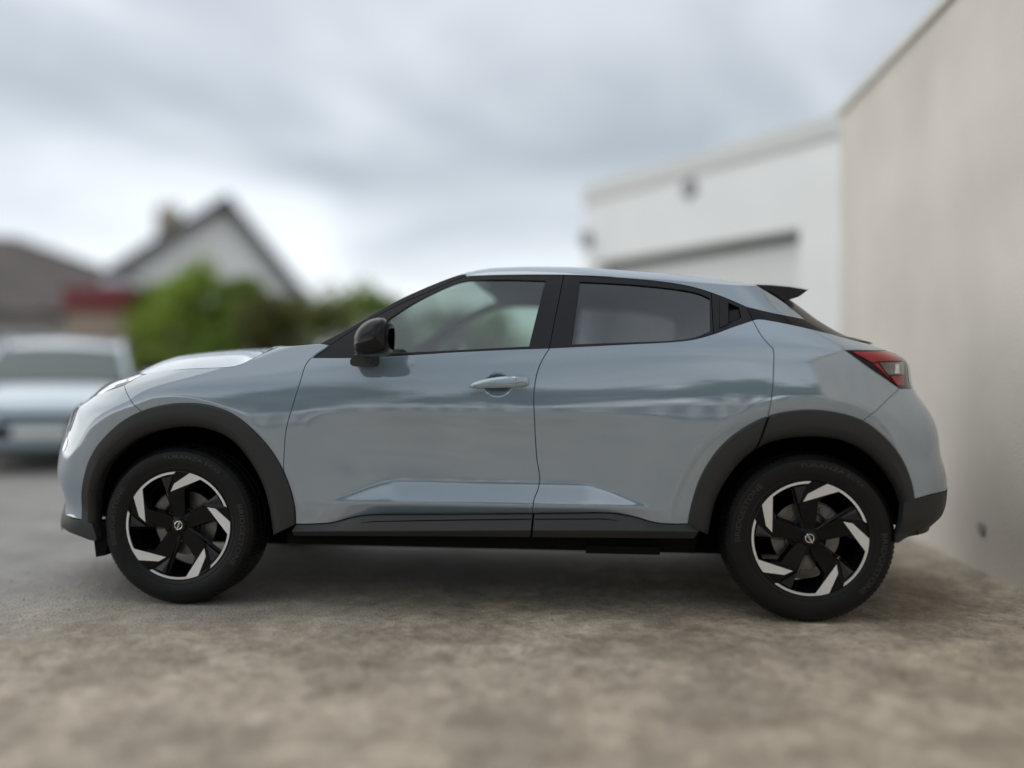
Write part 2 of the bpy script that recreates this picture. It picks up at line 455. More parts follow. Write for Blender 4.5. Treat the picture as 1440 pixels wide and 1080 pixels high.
def panel_mesh(P, fn, off=0.0, gap=0.0, holes=(), grid=0.014, flange=0.014, fine=None, band=None):
    """a skin panel cut to outline P, lifted onto the surface fn, with turned-in edges"""
    if area(P) < 0: P = P[::-1]
    if gap: P = shrink(P, gap)
    holes = [h if area(h) > 0 else h[::-1] for h in holes]
    A = np.array(P)
    gx = np.arange(A[:, 0].min(), A[:, 0].max(), grid); gz = np.arange(A[:, 1].min(), A[:, 1].max(), grid)
    G = np.array([(a, b) for a in gx for b in gz])
    if len(G):
        keep = inside(G, P) & (edge_dist(G, P) > grid * 0.45)
        for h in holes: keep &= ~inside(G, h) & (edge_dist(G, h) > grid * 0.45)
        if fine is not None:
            fx, fz, fr = fine
            keep &= (np.hypot(G[:, 0] - fx, G[:, 1] - fz) > fr)
        G = G[keep]
    extra = []
    if band is not None:                               # closer points where a tight crease crosses the panel
        bx0, bx1, bz0, bz1, bs = band
        if len(G): G = G[~((G[:, 0] > bx0) & (G[:, 0] < bx1) & (G[:, 1] > bz0) & (G[:, 1] < bz1))]
        B = np.array([(a, b) for a in np.arange(bx0, bx1, bs) for b in np.arange(bz0, bz1, bs)])
        kb = inside(B, P) & (edge_dist(B, P) > bs * 0.5)
        G = np.concatenate([G, B[kb]])
    if fine is not None:
        fx, fz, fr = fine
        extra += [(fx + fr * k / 14 * math.cos(t), fz + fr * k / 14 * math.sin(t)) for k in range(1, 15) for t in np.arange(0, 2 * math.pi, 2 * math.pi / 48)]
    pts = [Vector(p) for p in P]; edges = []; n0 = len(P)
    edges += [(i, (i + 1) % n0) for i in range(n0)]
    for h in holes:
        b = len(pts); pts += [Vector(p) for p in h]; edges += [(b + i, b + (i + 1) % len(h)) for i in range(len(h))]
    pts += [Vector((float(a), float(b))) for a, b in G] + [Vector(q) for q in extra]
    ov, oe, of, *_ = delaunay_2d_cdt(pts, edges, [], 0, 1e-6)
    V2 = np.array([(v.x, v.y) for v in ov])
    T = np.array([tuple(f) for f in of])
    C = V2[T].mean(axis=1)
    keep = inside(C, P)
    for h in holes: keep &= ~inside(C, h)
    T = T[keep]
    sgn = (V2[T[:, 1], 0] - V2[T[:, 0], 0]) * (V2[T[:, 2], 1] - V2[T[:, 0], 1]) - (V2[T[:, 2], 0] - V2[T[:, 0], 0]) * (V2[T[:, 1], 1] - V2[T[:, 0], 1])
    T[sgn < 0] = T[sgn < 0][:, ::-1]
    x, z = V2[:, 0], V2[:, 1]
    Y = fn(x, z) + off
    e = 0.0025
    Yx = (fn(x + e, z) - fn(x - e, z)) / (2 * e); Yz = (fn(x, z + e) - fn(x, z - e)) / (2 * e)
    N = np.stack([-Yx, -np.ones_like(x), -Yz], 1); N /= np.linalg.norm(N, axis=1)[:, None]
    V = np.stack([x, -Y, z], 1)
    faces = [tuple(t) for t in T]
    # turned-in edge
    used = {}
    for t in T:
        for a, b in ((t[0], t[1]), (t[1], t[2]), (t[2], t[0])):
            used[(a, b)] = 1
    bound = [(a, b) for (a, b) in used if (b, a) not in used]
    if flange > 0:
        V = list(map(tuple, V)); N = list(map(tuple, N)); mp = {}
        bn = {}
        for a, b in bound:
            dv = V2[b] - V2[a]; L = np.linalg.norm(dv) + 1e-9
            m = np.array([dv[1], -dv[0]]) / L
            for q in (a, b): bn[q] = bn.get(q, 0) + m
        for q in bn:
            m = bn[q] / (np.linalg.norm(bn[q]) + 1e-9)
            nn = (m[0], 0.0, m[1])
            s0 = np.array(N[q]); nr = s0 * 0.6 + np.array(nn) * 0.8; nr /= np.linalg.norm(nr)
            p = np.array(V[q])
            i1 = len(V); V.append(tuple(p)); N.append(tuple(nr))
            i2 = len(V); V.append((p[0] + m[0] * 0.0012, p[1] + 0.0015, p[2] + m[1] * 0.0012)); N.append(nn)
            i3 = len(V); V.append((p[0] + m[0] * 0.0012, p[1] + flange, p[2] + m[1] * 0.0012)); N.append(nn)
            mp[q] = (i1, i2, i3)
        for a, b in bound:
            for k in (0, 1): faces.append((mp[b][k], mp[a][k], mp[a][k + 1], mp[b][k + 1]))
    return V, faces, N
def side_panel(name, P, fn, material, parent, both=True, label=None, **kw):
    V, Fc, N = panel_mesh(P, fn, **kw)
    o = meshobj(name, V, Fc, material, parent, normals=N, label=label)
    if both:
        o2 = meshobj(name, [(v[0], -v[1], v[2]) for v in V], [tuple(f[::-1]) for f in Fc], material, parent, normals=[(n[0], -n[1], n[2]) for n in N])
        return o, o2
    return o, None
def loft(name, curve, material, parent, bx=0.0, bz=0.0, nx=2.0, nz=2.5, m=48, flip=False, label=None, deg=50):
    """skin from a curve of (x, y, z) on the near side across to its mirror image, bulged by bx and bz"""
    V, Fc = [], []
    ts = [math.sin(math.pi / 2 * (2 * j / m - 1)) * 0.5 + (2 * j / m - 1) * 0.5 for j in range(m + 1)]
    for i, (x, y, z) in enumerate(curve):
        b1 = bx[i] if hasattr(bx, '__len__') else bx; b2 = bz[i] if hasattr(bz, '__len__') else bz
        for t in ts:
            V.append((x + b1 * (1 - abs(t) ** nx), abs(y) * t, z + b2 * (1 - abs(t) ** nz)))
    k = m + 1
    for i in range(len(curve) - 1):
        for j in range(m):
            f = (i * k + j, i * k + j + 1, (i + 1) * k + j + 1, (i + 1) * k + j)
            Fc.append(f[::-1] if flip else f)
    return meshobj(name, V, Fc, material, parent, autosmooth=deg, label=label)
# ================================================================== the crossover car
car = empty('car', (CAR_T[0], CAR_T[1], 0), -CAR_A, 'grey blue compact crossover car with black wheel arches, seen side on', 'car')
def Bf(z0, z1, n=40): return [(float(xBf(z)), z) for z in np.linspace(z0, z1, n)]
def Br(z0, z1, n=40): return [(float(xBr(z)), z) for z in np.linspace(z0, z1, n)]
def zf(px, py): return on_plane(px, py, -0.665)[1]
def zr(px, py): return on_plane(px, py, -0.645)[1]

# ---- shared cut lines, traced as photograph pixels on the side surface
ARCH_FO = [(115.6, 731), (115.6, 700), (119, 671), (125, 650), (136, 629), (154, 608), (176, 590), (199, 578.5), (229, 570), (259, 567), (294, 570), (330, 584), (367, 616), (393, 652), (409, 690), (415, 719), (415.5, 737)]
ARCH_FI = [(131, 737), (132.5, 700), (137, 679), (145, 659), (161, 640), (187, 619), (219, 606), (259, 600), (294, 604), (325, 619), (352, 650), (370, 685), (379, 718), (384, 752)]
ARCH_RO = [(967.5, 737), (973.5, 707), (987.5, 667), (1015, 627), (1045, 603), (1082, 585), (1128, 577), (1174, 580), (1213, 592), (1244, 615), (1268, 645), (1281, 676), (1286, 702)]
ARCH_RI = [(996, 752), (1006, 706), (1021, 676), (1048, 643), (1082, 622.5), (1131, 614), (1180, 618), (1216, 633), (1244, 658), (1264, 687), (1271.5, 707)]
cFO, cRO = S(*ARCH_FO), S(*ARCH_RO)
def sub(curve, a, b):
    """the stretch of a curve between the points nearest to two photograph pixels"""
    def near(p):
        q = np.array(on_side(*p)); return int(np.argmin([np.hypot(c[0] - q[0], c[1] - q[1]) for c in curve]))
    i, j = near(a), near(b)
    return curve[i:j + 1] if i <= j else curve[j:i + 1][::-1]
seam_hood = S((194, 524.8), (210, 525.2), (238, 521), (266, 518.5), (304, 517), (327, 515.3), (342, 511), (356, 504), (372, 496), (390, 488))
seam_fd = S((463, 485.5), (438, 503), (430, 513), (421.7, 538), (410.5, 574), (402, 606), (398.5, 662))
seam_dd = S((772.5, 490), (764, 504), (757, 519), (752.5, 538), (750.8, 556), (752, 596), (755, 645), (759, 672), (756, 690), (751, 702), (749, 722))
seam_dq = S((1058.5, 450.5), (1070, 471), (1078, 481), (1087, 491), (1088, 515), (1085.8, 554), (1080, 586))
seam_bf = S((174.8, 541.6), (180, 556), (189, 570), (199, 578.5))
seam_br = S((1264.5, 546.5), (1250, 560), (1232, 577.5), (1213, 592))
lamp_low = S((127.5, 560), (150, 550), (174.8, 541.6), (199, 529), (209, 525.2))
belt_f = S((438, 503), (496, 503), (535, 501.7), (630, 496), (700, 492.4), (772.5, 489.6))
belt_r = S((772.5, 489.6), (879, 484.4), (950, 480.5), (975, 477.5), (1004, 469.7), (1030, 460), (1058.5, 450.5))
sill_f = S((415.5, 737), (445, 736.5), (469, 734.5), (490, 729), (513, 724.5), (620, 723), (749, 722))
sill_r = S((749, 722), (800, 721.3), (860, 721.3), (891, 726.5), (922, 734.8), (945, 736.7), (967.5, 737))
quart_top = S((1058.5, 450.5), (1067, 449), (1105, 455), (1142, 463.5), (1165, 469))
lamp_rl = S((1188, 492.5), (1225, 519), (1264.5, 546.5))

# ---- painted panels
side_panel('front_door', joinc(belt_f, seam_dd, sill_f[::-1], sub(cFO, (415.5, 736), (398.5, 662)), seam_fd[1:][::-1]), Yb, M_PAINT, car, gap=0.0022, fine=(CUP[0], CUP[1], 0.062), band=(XL[0] - 0.03, XL[3] + 0.03, 0.44, 0.575, 0.0055))
side_panel('rear_door', joinc(belt_r, seam_dq, sub(cRO, (1080, 586), (967.5, 736)), sill_r[::-1], seam_dd[::-1]), lambda x, z: Yb(x, z, False), M_PAINT, car, gap=0.0022, band=(XL[0] - 0.03, XL[3] + 0.03, 0.44, 0.575, 0.0055))
fender_top = S((390, 488), (420, 486), (452, 483.8), (463, 485.5))
fend = joinc(seam_bf, sub(cFO, (199, 579), (398.5, 662)), seam_fd[::-1], fender_top[::-1], seam_hood[::-1][:-2], [p for p in lamp_low[::-1] if p[0] > seam_bf[0][0]])
side_panel('front_fender', fend, Yb, M_PAINT, car, gap=0.0018)
z_lamp_tip = zf(127.5, 560); z_hood_tip = zf(194, 524.5); z_bump_low = zf(92, 711)
bump = joinc(S((115.6, 731), (108, 729)), Bf(zf(96, 725), z_lamp_tip), [p for p in lamp_low if p[0] < seam_bf[0][0]], seam_bf, sub(cFO, (199, 578.5), (115.6, 731)))
side_panel('front_bumper', bump, Yb, M_PAINT, car, gap=0.0015)
z_tail_lamp = zr(1277, 546)
quarter = joinc(quart_top, S((1165, 469), (1178, 472.5), (1198, 478)), Br(zr(1214, 483), zr(1258, 494.5), 30), S((1255, 494), (1225, 493), (1188, 492.5)), lamp_rl, seam_br, sub(cRO, (1213, 592), (1080, 586)), seam_dq[::-1])
side_panel('rear_quarter_panel', quarter, lambda x, z: Yb(x, z, False), M_PAINT, car, gap=0.0018)
z_paint_low = zr(1323, 690)
rbump = joinc(seam_br, sub(cRO, (1213, 592), (1286, 702)), S((1286.5, 701.5), (1305, 696)), Br(z_paint_low, z_tail_lamp), [seam_br[0]])
side_panel('rear_bumper', rbump, lambda x, z: Yb(x, z, False), M_PAINT, car, gap=0.0015)

# ---- lower black valances
z_lip0 = zf(84, 741)
side_panel('front_lip', joinc(S((131, 737), (117, 732), (102, 730.5)), Bf(z_bump_low - 0.004, z_lip0, 12), S((97, 747), (112, 753), (128, 759), (136, 759), (131, 737))), lambda x, z: Yb(x, z) + 0.006, M_CLAD, car, flange=0.05)
side_panel('rear_valance', joinc(S((1271.5, 706), (1287, 702.5), (1305, 697)), Br(z_paint_low - 0.003, zr(1322, 729), 16), S((1308, 740), (1276, 755), (1260, 763), (1268, 735), (1271.5, 706))), lambda x, z: Yb(x, z, False) + 0.004, M_CLAD, car, flange=0.05)

# ---- grille edge and corner lamp at the nose
ng = joinc(S((108.5, 572), (101, 590), (96, 606)), S((98.5, 606), (104, 590), (111, 573.5)))
side_panel('grille_edge', ng, lambda x, z: Yb(x, z) + 0.003, M_GLOSS, car, grid=0.008, flange=0.006)
nl = joinc(S((87.5, 634), (88.5, 622), (92.5, 615.5)), S((95, 617), (93.5, 626), (90, 634)))
side_panel('corner_lamp', nl, lambda x, z: Yb(x, z) + 0.003, M_CHROME, car, grid=0.008, flange=0.006)
# ---- headlamp and tail lamp
lamp = joinc(lamp_low, [on_side(194, 524.6)], Bf(z_hood_tip - 0.004, z_lamp_tip, 24))
side_panel('headlamp', lamp, lambda x, z: Yb(x, z) - 0.006, M_HEAD, car, gap=0.002, grid=0.01)
hl_objs = [o for o in car.children if o.name.startswith('headlamp')]
for pts in ([(136, 553.5), (150, 546), (163, 541), (160, 544.5), (148, 550), (137, 556)], [(152, 540), (166, 536), (178, 533), (176, 537), (164, 540.5), (153, 544)], [(180, 532.5), (192, 528), (199, 526.5), (194, 530), (182, 536)]):
    P = joinc(*[S(pts[i], pts[(i + 1) % len(pts)]) for i in range(len(pts))])
    V, Fc, N = panel_mesh(P, lambda x, z: Yb(x, z) - 0.003, grid=0.008, flange=0.004)
    meshobj('reflector', V, Fc, M_CHROME, hl_objs[0], normals=N)
    meshobj('reflector', [(v[0], -v[1], v[2]) for v in V], [f[::-1] for f in Fc], M_CHROME, hl_objs[1], normals=[(n[0], -n[1], n[2]) for n in N])
for k, s in enumerate((1, -1)):
    V, Fc, N = panel_mesh(lamp, Yb, gap=0.003, grid=0.012, flange=0.0)
    meshobj('lens', [(v[0], s * v[1], v[2]) for v in V], Fc if s > 0 else [f[::-1] for f in Fc], M_LENS, hl_objs[k], normals=[(n[0], s * n[1], n[2]) for n in N])
YbN = lambda x, z: Yb(x, z, False)
tl_edge = Br(zr(1270, 498), z_tail_lamp, 24)
tail = joinc(S((1188, 492.5), (1225, 493), (1262, 494)), tl_edge, lamp_rl[::-1])
tl_objs = side_panel('tail_lamp', tail, lambda x, z: YbN(x, z) - 0.002, M_GLOSS, car, gap=0.0015, grid=0.01)
def poly_px(pts, fn=YbN): return joinc(*[S(pts[i], pts[(i + 1) % len(pts)], fn=fn) for i in range(len(pts))])
for nm, pts, m_ in (('red_lens', [(1199, 495), (1230, 495.5), (1258, 496.5), (1267, 499), (1269, 507.5), (1236, 508), (1226, 509.5)], M_RED),
                    ('smoked_lens', [(1237, 510), (1269.5, 509.5), (1271, 517), (1270.5, 526.5), (1249, 527), (1243, 519)], M_SMOKE),
                    ('red_lens', [(1252, 529), (1270.5, 528.5), (1271.5, 541), (1262, 542)], M_RED),
                    ('red_lens', [(1228, 511.5), (1234.5, 510.5), (1248, 529), (1259, 541)], M_RED),
                    ('bright_insert', [(1259, 512.5), (1264, 512.5), (1264, 525), (1258, 525)], M_CHROME)):
    V, Fc, N = panel_mesh(poly_px(pts), lambda x, z: YbN(x, z) + (0.003 if m_ is not M_CHROME else 0.0036), grid=0.008, flange=0.005)
    for k, s in enumerate((1, -1)):
        meshobj(nm, [(v[0], s * v[1], v[2]) for v in V], Fc if s > 0 else [f[::-1] for f in Fc], m_, tl_objs[k], normals=[(n[0], s * n[1], n[2]) for n in N])

# ---- nose and tail across the car
def edgecurve(tab, z0, z1, n, off=0.0): return [(float(tab(z)), float(Yb(float(tab(z)), z, False)[0]) + off, z) for z in np.linspace(z0, z1, n)]
c = edgecurve(xBf, z_bump_low, z_hood_tip, 50)
loft('nose_panel', c, M_PAINT, car, bx=[-0.33 * q[1] for q in c], flip=False)
c = edgecurve(xBf, z_lip0 - 0.03, z_bump_low, 12, 0.004)
loft('nose_lower_grille', c, M_CLAD, car, bx=[-0.33 * q[1] for q in c])
c = [(q[0] - 0.006, q[1] * 0.80, q[2]) for q in edgecurve(xBf, 0.52, 0.86, 20)]
c2 = [(q[0] - 0.33 * (1 - 0.80 ** 2) * q[1] / 0.80, q[1], q[2]) for q in c]
g_ = loft('grille', c2, M_GLOSS, car, bx=[-0.33 * q[1] / 0.8 * 0.64 for q in c])
c = edgecurve(xBr, z_paint_low, zr(1212, 482), 60)
loft('tailgate', c, M_PAINT, car, bx=[0.25 * q[1] for q in c], flip=True)
c = edgecurve(xBr, zr(1322, 731) - 0.03, z_paint_low, 16, 0.003)
loft('rear_valance_centre', c, M_CLAD, car, bx=[0.25 * q[1] for q in c], flip=True)

# ---- bonnet: crown solved so that its outline meets the one in the photograph
def solve_crown(pts, bxs, target, nx, nz, lo=0.0, hi=0.4):
    tx = [a for a, _ in target]; ty = [b for _, b in target]; out = []
    for (x, y, z), b in zip(pts, bxs):
        def gap(h):
            g = 99
            for t in np.linspace(-1, 0.4, 60):
                q = proj_local(x + b * (1 - abs(t) ** nx), abs(y) * t, z + h * (1 - abs(t) ** nz))
                g = min(g, q[1] - np.interp(q[0], tx, ty))
            return g
        a, c_ = lo, hi
        if gap(a) <= 0: out.append(a); continue
        for _ in range(30):
            m = (a + c_) / 2
            if gap(m) > 0: a = m
            else: c_ = m
        out.append(a)
    return np.convolve(np.pad(out, 3, 'edge'), np.ones(7) / 7, 'valid')
hood_c = [(p[0], float(Yb(*p)[0]), p[1]) for p in seam_hood]
nH = len(hood_c); fr = np.linspace(0, 1, nH)
hood_bx = -(0.33 * 0.65) * (1 - fr) ** 1.5 - 0.10 * fr
hood_h = solve_crown(hood_c, hood_bx, [(190, 524.5), (196, 522), (215, 513), (240, 503), (270, 497), (300, 494), (350, 490), (392, 487.5), (450, 484)], 2.0, 3.6)
hood_h = hood_h * np.clip((1 - fr) / 0.08, 0, 1) ** 0.6
loft('bonnet', hood_c, M_PAINT, car, bx=hood_bx, bz=hood_h, nz=3.6, m=96, flip=True)
# ---- windscreen, its pillars, scuttle
pil_o = S((450, 483.5), (497.5, 457.5), (552.5, 426), (600, 404), (645, 387), (655, 385.5), fn=Yg)
pil_i = S((465, 485), (500, 462), (552, 432.5), (602, 410.5), (640, 394), (655, 388.5), fn=Yg)
side_panel('windscreen_pillar', joinc(pil_o, pil_i[::-1]), Yg, M_TRIM, car, gap=0.001, flange=0.03)
ws_c = [(p[0], float(Yg(*p)[0]) - 0.006, p[1]) for p in pil_o]
nW = len(ws_c); fw = np.linspace(0, 1, nW)
ws_bx = -0.075 + 0.045 * fw
loft('scuttle_panel', [hood_c[-1], ((hood_c[-1][0] + ws_c[0][0]) / 2, (hood_c[-1][1] + ws_c[0][1]) / 2, hood_c[-1][2] - 0.02), ws_c[0]], M_CLAD, car, bx=[-0.10] * 3, flip=True)
# ---- roof and the painted rail down to the tail
rail = S((655, 388), (680, 387), (740, 386), (800, 386.3), (885, 391.3), (935, 396.2), (972.5, 402.7), (1000, 411), (1030, 422.5), (1050, 431.5), fn=Yg)
band_top = S((1050, 431.5), (1086, 440), (1131, 449), fn=Yg)
roof_rear = S((1131, 449), (1101, 425), (1064, 402), fn=Yg)
k_line = S((655, 388), (680, 387), (740, 386), (800, 386.3), (860, 389), (905, 391.5), (945, 394), (985, 397.5), (1035, 401), (1064, 402), fn=Yg)
rail_b = [p for p in rail if p[0] > k_line[-1][0] - 0.62]; k_b = [p for p in k_line if p[0] > rail_b[0][0] + 0.006]
side_panel('roof_rail_panel', joinc(rail_b, band_top, roof_rear, k_b[::-1]), Yg, M_PAINT, car, flange=0.012)
roof_c = [(p[0], float(Yg(*p)[0]), p[1]) for p in k_line]
nR = len(roof_c); f_ = np.linspace(0, 1, nR)
roof_bx = -0.04 * (1 - f_) ** 2 + 0.05 * f_ ** 3
roof_h = solve_crown(roof_c, roof_bx, [(640, 386), (655, 384), (665, 381), (690, 377), (740, 375), (800, 375.5), (835, 377), (885, 380.5), (935, 384), (985, 389.5), (1035, 396), (1064, 401)], 2.0, 7.0)
loft('windscreen', ws_c, M_GLASS_W, car, bx=ws_bx, bz=roof_h[0] * 0.85 * fw ** 4, nz=5.0, m=96, flip=True)
loft('roof', roof_c, M_PAINT, car, bx=roof_bx, bz=roof_h, nz=7.0, m=96, flip=True)
# ---- black band, rear window and spoiler
band = joinc(band_top, S((1131, 449), (1165, 469), fn=Yg), S((1165, 469), (1142, 463.5), (1105, 455), (1067, 449), (1058.5, 450.5), fn=Yg), S((1058.5, 450.5), (1050, 431.5), fn=Yg))
side_panel('pillar_band', band, Yg, M_GLOSS, car, gap=0.001, flange=0.02)
M_RGLASS = mat('dark_rear_glass', (0.008, 0.008, 0.009), rough=0.25, spec=0.08)
fin = S((1080, 409), (1101, 425), (1131, 448.8), (1165, 469), (1178, 472.5), (1197, 478.5), fn=Yg)
fin_c = [(p[0], float(Yg(*p)[0]), p[1]) for p in fin]
fin_bx = np.linspace(0.15, 0.205, len(fin_c))
rw = loft('rear_window', fin_c, M_RGLASS, car, bx=fin_bx, nx=3.4, flip=True)
sp_px = [(1061, 400.5), (1085, 401.5), (1110, 403.8), (1135, 408), (1124, 416.5), (1101, 424.6), (1080, 412)]
y_sp = float(Yg(*on_side(1095, 412, Yg))[0])
spp = [on_plane(a, b, -y_sp) for a, b in sp_px]
def spoiler_mesh():
    V, Fc = [], []; ts = np.linspace(-1, 1, 33); k = len(spp)
    for t in ts:
        for (x, z) in spp: V.append((x + 0.09 * (1 - abs(t) ** 2.4), y_sp * t, z + 0.045 * (1 - t * t)))
    for j in range(len(ts) - 1):
        for i in range(k): Fc.append((j * k + i, j * k + (i + 1) % k, (j + 1) * k + (i + 1) % k, (j + 1) * k + i))
    Fc.append(tuple(range(k))[::-1]); Fc.append(tuple(range((len(ts) - 1) * k, len(ts) * k)))
    return V, Fc
V, Fc = spoiler_mesh()
spo = meshobj('roof_spoiler', V, Fc, M_TRIM, car, autosmooth=25)
bm = bmesh.new(); tube(bm, [(*on_plane(1102, 423.5, -y_sp - 0.004)[:1], -y_sp - 0.004, on_plane(1102, 423.5, -y_sp - 0.004)[1]), (on_plane(1123, 417, -y_sp - 0.004)[0], -y_sp - 0.004, on_plane(1123, 417, -y_sp - 0.004)[1])], 0.0010, 6)
bm_obj('spoiler_edge', bm, M_HEAD, spo)

# ---- side windows
glass_f = joinc(S((528, 461), (544, 450.5), (580, 427.5), (615, 409.5), (640, 399), (655, 395.3), (680, 393.5), (720, 393.2), (767.5, 394.5), fn=Yg), S((767.5, 394.5), (744, 487.5), fn=Yg), S((744, 487.5), (640, 492.7), (570, 496), (525, 498), fn=Yg), S((525, 498), (528, 461), fn=Yg))
glass_r = joinc(S((815.5, 396), (885, 399.8), (935, 404.5), (967, 409), (985, 413.5), (999, 420), fn=Yg), S((999, 420), (999.5, 466), fn=Yg), S((999.5, 466), (976, 475), (950, 479), (880, 482), (803.5, 484.8), fn=Yg), S((803.5, 484.8), (815.5, 396), fn=Yg))
trim_f = joinc(pil_i, S((655, 388.5), (740, 386.5), (793, 386.8), fn=Yg), S((793, 386.8), (772.5, 490), fn=Yg), S((772.5, 490), (700, 493), (630, 496.5), (535, 502.2), (496, 503.5), (438, 503.5), fn=Yg), S((438, 503.5), (465, 485), fn=Yg))
trim_r = joinc(S((793, 386.8), (885, 391.5), (935, 396.5), (972.5, 403), (1000, 411.3), fn=Yg), S((1000, 411.3), (1003.5, 470), fn=Yg), S((1003.5, 470), (975, 477.8), (950, 481), (879, 484.9), (772.5, 490), fn=Yg), S((772.5, 490), (793, 386.8), fn=Yg))
trim_q = joinc(S((1000, 411.3), (1030, 422.8), (1050, 431.8), fn=Yg), S((1050, 431.8), (1058.5, 450.8), fn=Yg), S((1058.5, 450.8), (1030, 460.3), (1003.5, 470), fn=Yg), S((1003.5, 470), (1000, 411.3), fn=Yg))
hq = joinc(S((1024, 425.5), (1039.5, 432.5), fn=Yg), S((1039.5, 432.5), (1043, 447), fn=Yg), S((1043, 447), (1024.5, 455.5), fn=Yg), S((1024.5, 455.5), (1024, 425.5), fn=Yg))
side_panel('window_frame', trim_f, Yg, M_TRIM, car, gap=0.0018, holes=[glass_f], flange=0.022)
side_panel('window_frame', trim_r, Yg, M_TRIM, car, gap=0.0018, holes=[glass_r], flange=0.022)
side_panel('door_handle_panel', trim_q, Yg, M_TRIM, car, gap=0.0018, holes=[hq], flange=0.02)
side_panel('door_handle_recess', shrink(hq, -0.004), lambda x, z: Yg(x, z) - 0.018, M_DARK, car, flange=0)
hb = joinc(S((1011.5, 421.5), (1024, 425.5), fn=Yg), S((1024, 425.5), (1024.5, 455.5), fn=Yg), S((1024.5, 455.5), (1011.5, 461.5), fn=Yg), S((1011.5, 461.5), (1011.5, 421.5), fn=Yg))
side_panel('rear_door_handle', hb, lambda x, z: Yg(x, z) + 0.005, M_TRIM, car, gap=0.001, flange=0.006)
hb2 = joinc(S((1026, 437), (1040, 434.5), fn=Yg), S((1040, 434.5), (1043, 446), fn=Yg), S((1043, 446), (1026, 453.5), fn=Yg), S((1026, 453.5), (1026, 437), fn=Yg))
side_panel('handle_pull', hb2, lambda x, z: Yg(x, z) - 0.010, M_GLOSS, car, flange=0.004)
side_panel('front_window_glass', shrink(glass_f, -0.004), lambda x, z: Yg(x, z) - 0.008, M_GLASS_F, car, flange=0)
side_panel('rear_window_glass', shrink(glass_r, -0.004), lambda x, z: Yg(x, z) - 0.008, M_GLASS_R, car, flange=0)

# ---- wheel arch cladding: rounded strips between the outer and inner arch lines
def resample(c, n):
    c = np.array(c); d = np.r_[0, np.cumsum(np.linalg.norm(np.diff(c, axis=0), axis=1))]
    t = np.linspace(0, d[-1], n); return np.stack([np.interp(t, d, c[:, 0]), np.interp(t, d, c[:, 1])], 1)
ROWS = [(0.0, -0.006), (0.0, 0.006), (0.03, 0.010), (0.30, 0.0135), (0.58, 0.0150), (0.64, 0.0135), (0.78, 0.008), (0.93, -0.004), (1.0, -0.016), (1.0, -0.060)]
def arch_strip(name, co, ci, lbl=None):
    n = 90; a = resample(co, n); b = resample(ci, n)
    for s in (1, -1):
        V, Fc = [], []
        for i in range(n):
            for t, off in ROWS:
                p = a[i] * (1 - t) + b[i] * t
                yo = float(Yb(a[i][0], a[i][1], False)[0]); yi = float(Yb(p[0], p[1], False)[0])
                V.append((p[0], -s * (yo * 0.5 + yi * 0.5 + off), p[1]))
        k = len(ROWS)
        for i in range(n - 1):
            for j in range(k - 1):
                f = (i * k + j, i * k + j + 1, (i + 1) * k + j + 1, (i + 1) * k + j)
                Fc.append(f if s > 0 else f[::-1])
        o = meshobj(name, V, Fc, M_CLAD, car, autosmooth=22)
arch_strip('front_wheel_arch_trim', cFO, S(*ARCH_FI))
cRI = S(*ARCH_RI)
split = on_side(1082, 585); ks = int(np.argmin([np.hypot(c_[0] - split[0], c_[1] - split[1]) for c_ in cRO]))
spi = on_side(1065, 630); ki = int(np.argmin([np.hypot(c_[0] - spi[0], c_[1] - spi[1]) for c_ in cRI]))
arch_strip('rear_wheel_arch_trim', cRO[:ks], cRI[:ki])
arch_strip('rear_wheel_arch_trim', cRO[ks:], cRI[ki:])

# ---- sill cladding
def sill(name, top, crease, bottom):
    n = 60
    T = resample([on_plane(*p, -0.866) for p in catmull(top, 6)], n); Cc = resample([on_plane(*p, -0.897) for p in crease], n); B = resample([on_plane(*p, -0.884) for p in bottom], n)
    for s in (1, -1):
        V, Fc = [], []
        for i in range(n):
            rows = [(T[i], 0.835, 0.0), (T[i], 0.864, -0.001), (T[i], 0.868, -0.004), (Cc[i], 0.896, 0.003), (Cc[i], 0.8975, 0.0), (Cc[i], 0.896, -0.004), (B[i], 0.872, 0.0), (B[i], 0.80, 0.004)]
            for q, y, dz in rows: V.append((q[0], -s * y, q[1] + dz))
        k = 8
        for i in range(n - 1):
            for j in range(k - 1):
                f = (i * k + j, i * k + j + 1, (i + 1) * k + j + 1, (i + 1) * k + j)
                Fc.append(f if s > 0 else f[::-1])
        Fc.append(tuple(range(k)) if s > 0 else tuple(range(k))[::-1]); Fc.append(tuple(range((n - 1) * k, n * k))[::-1] if s > 0 else tuple(range((n - 1) * k, n * k)))
        meshobj(name, V, Fc, M_CLAD, car, autosmooth=14)
sill('front_sill_trim', [(416, 738), (445, 737.5), (469, 735.5), (490, 730), (513, 725.5), (620, 724), (748.5, 723)], [(411, 747), (620, 746.2), (746.5, 745.6)], [(412, 754), (620, 755), (744.5, 756)])
sill('rear_sill_trim', [(751.5, 723), (800, 722.3), (860, 722.3), (891, 727.5), (922, 735.8), (945, 737.7), (968, 738), (974, 740)], [(749.5, 745.6), (860, 746), (982, 747)], [(748, 756), (860, 757), (976, 758)])
for pts in ([(486, 741.5), (500, 737.5), (519, 734.2), (560, 732.8), (620, 731.6), (747, 730)], [(752, 730.2), (820, 730), (852, 730.2), (872, 733.5), (892, 739)]):
    bm = bmesh.new()
    q = [(on_plane(a, b, -0.879)) for a, b in catmull(pts, 6)]
    n_ = len(q)
    tube(bm, [(p[0], -(0.8745 + (0.0012 if 0 < i < n_ - 1 else 0)) - 0.002 * (0.43 - p[1]) / 0.03, p[1]) for i, p in enumerate(q)], 0.0022, 6)
    bm_obj('sill_groove_shade', bm, M_DARK, car, smooth=True)  # dark strip laid on the sill, painting in the shade of its step

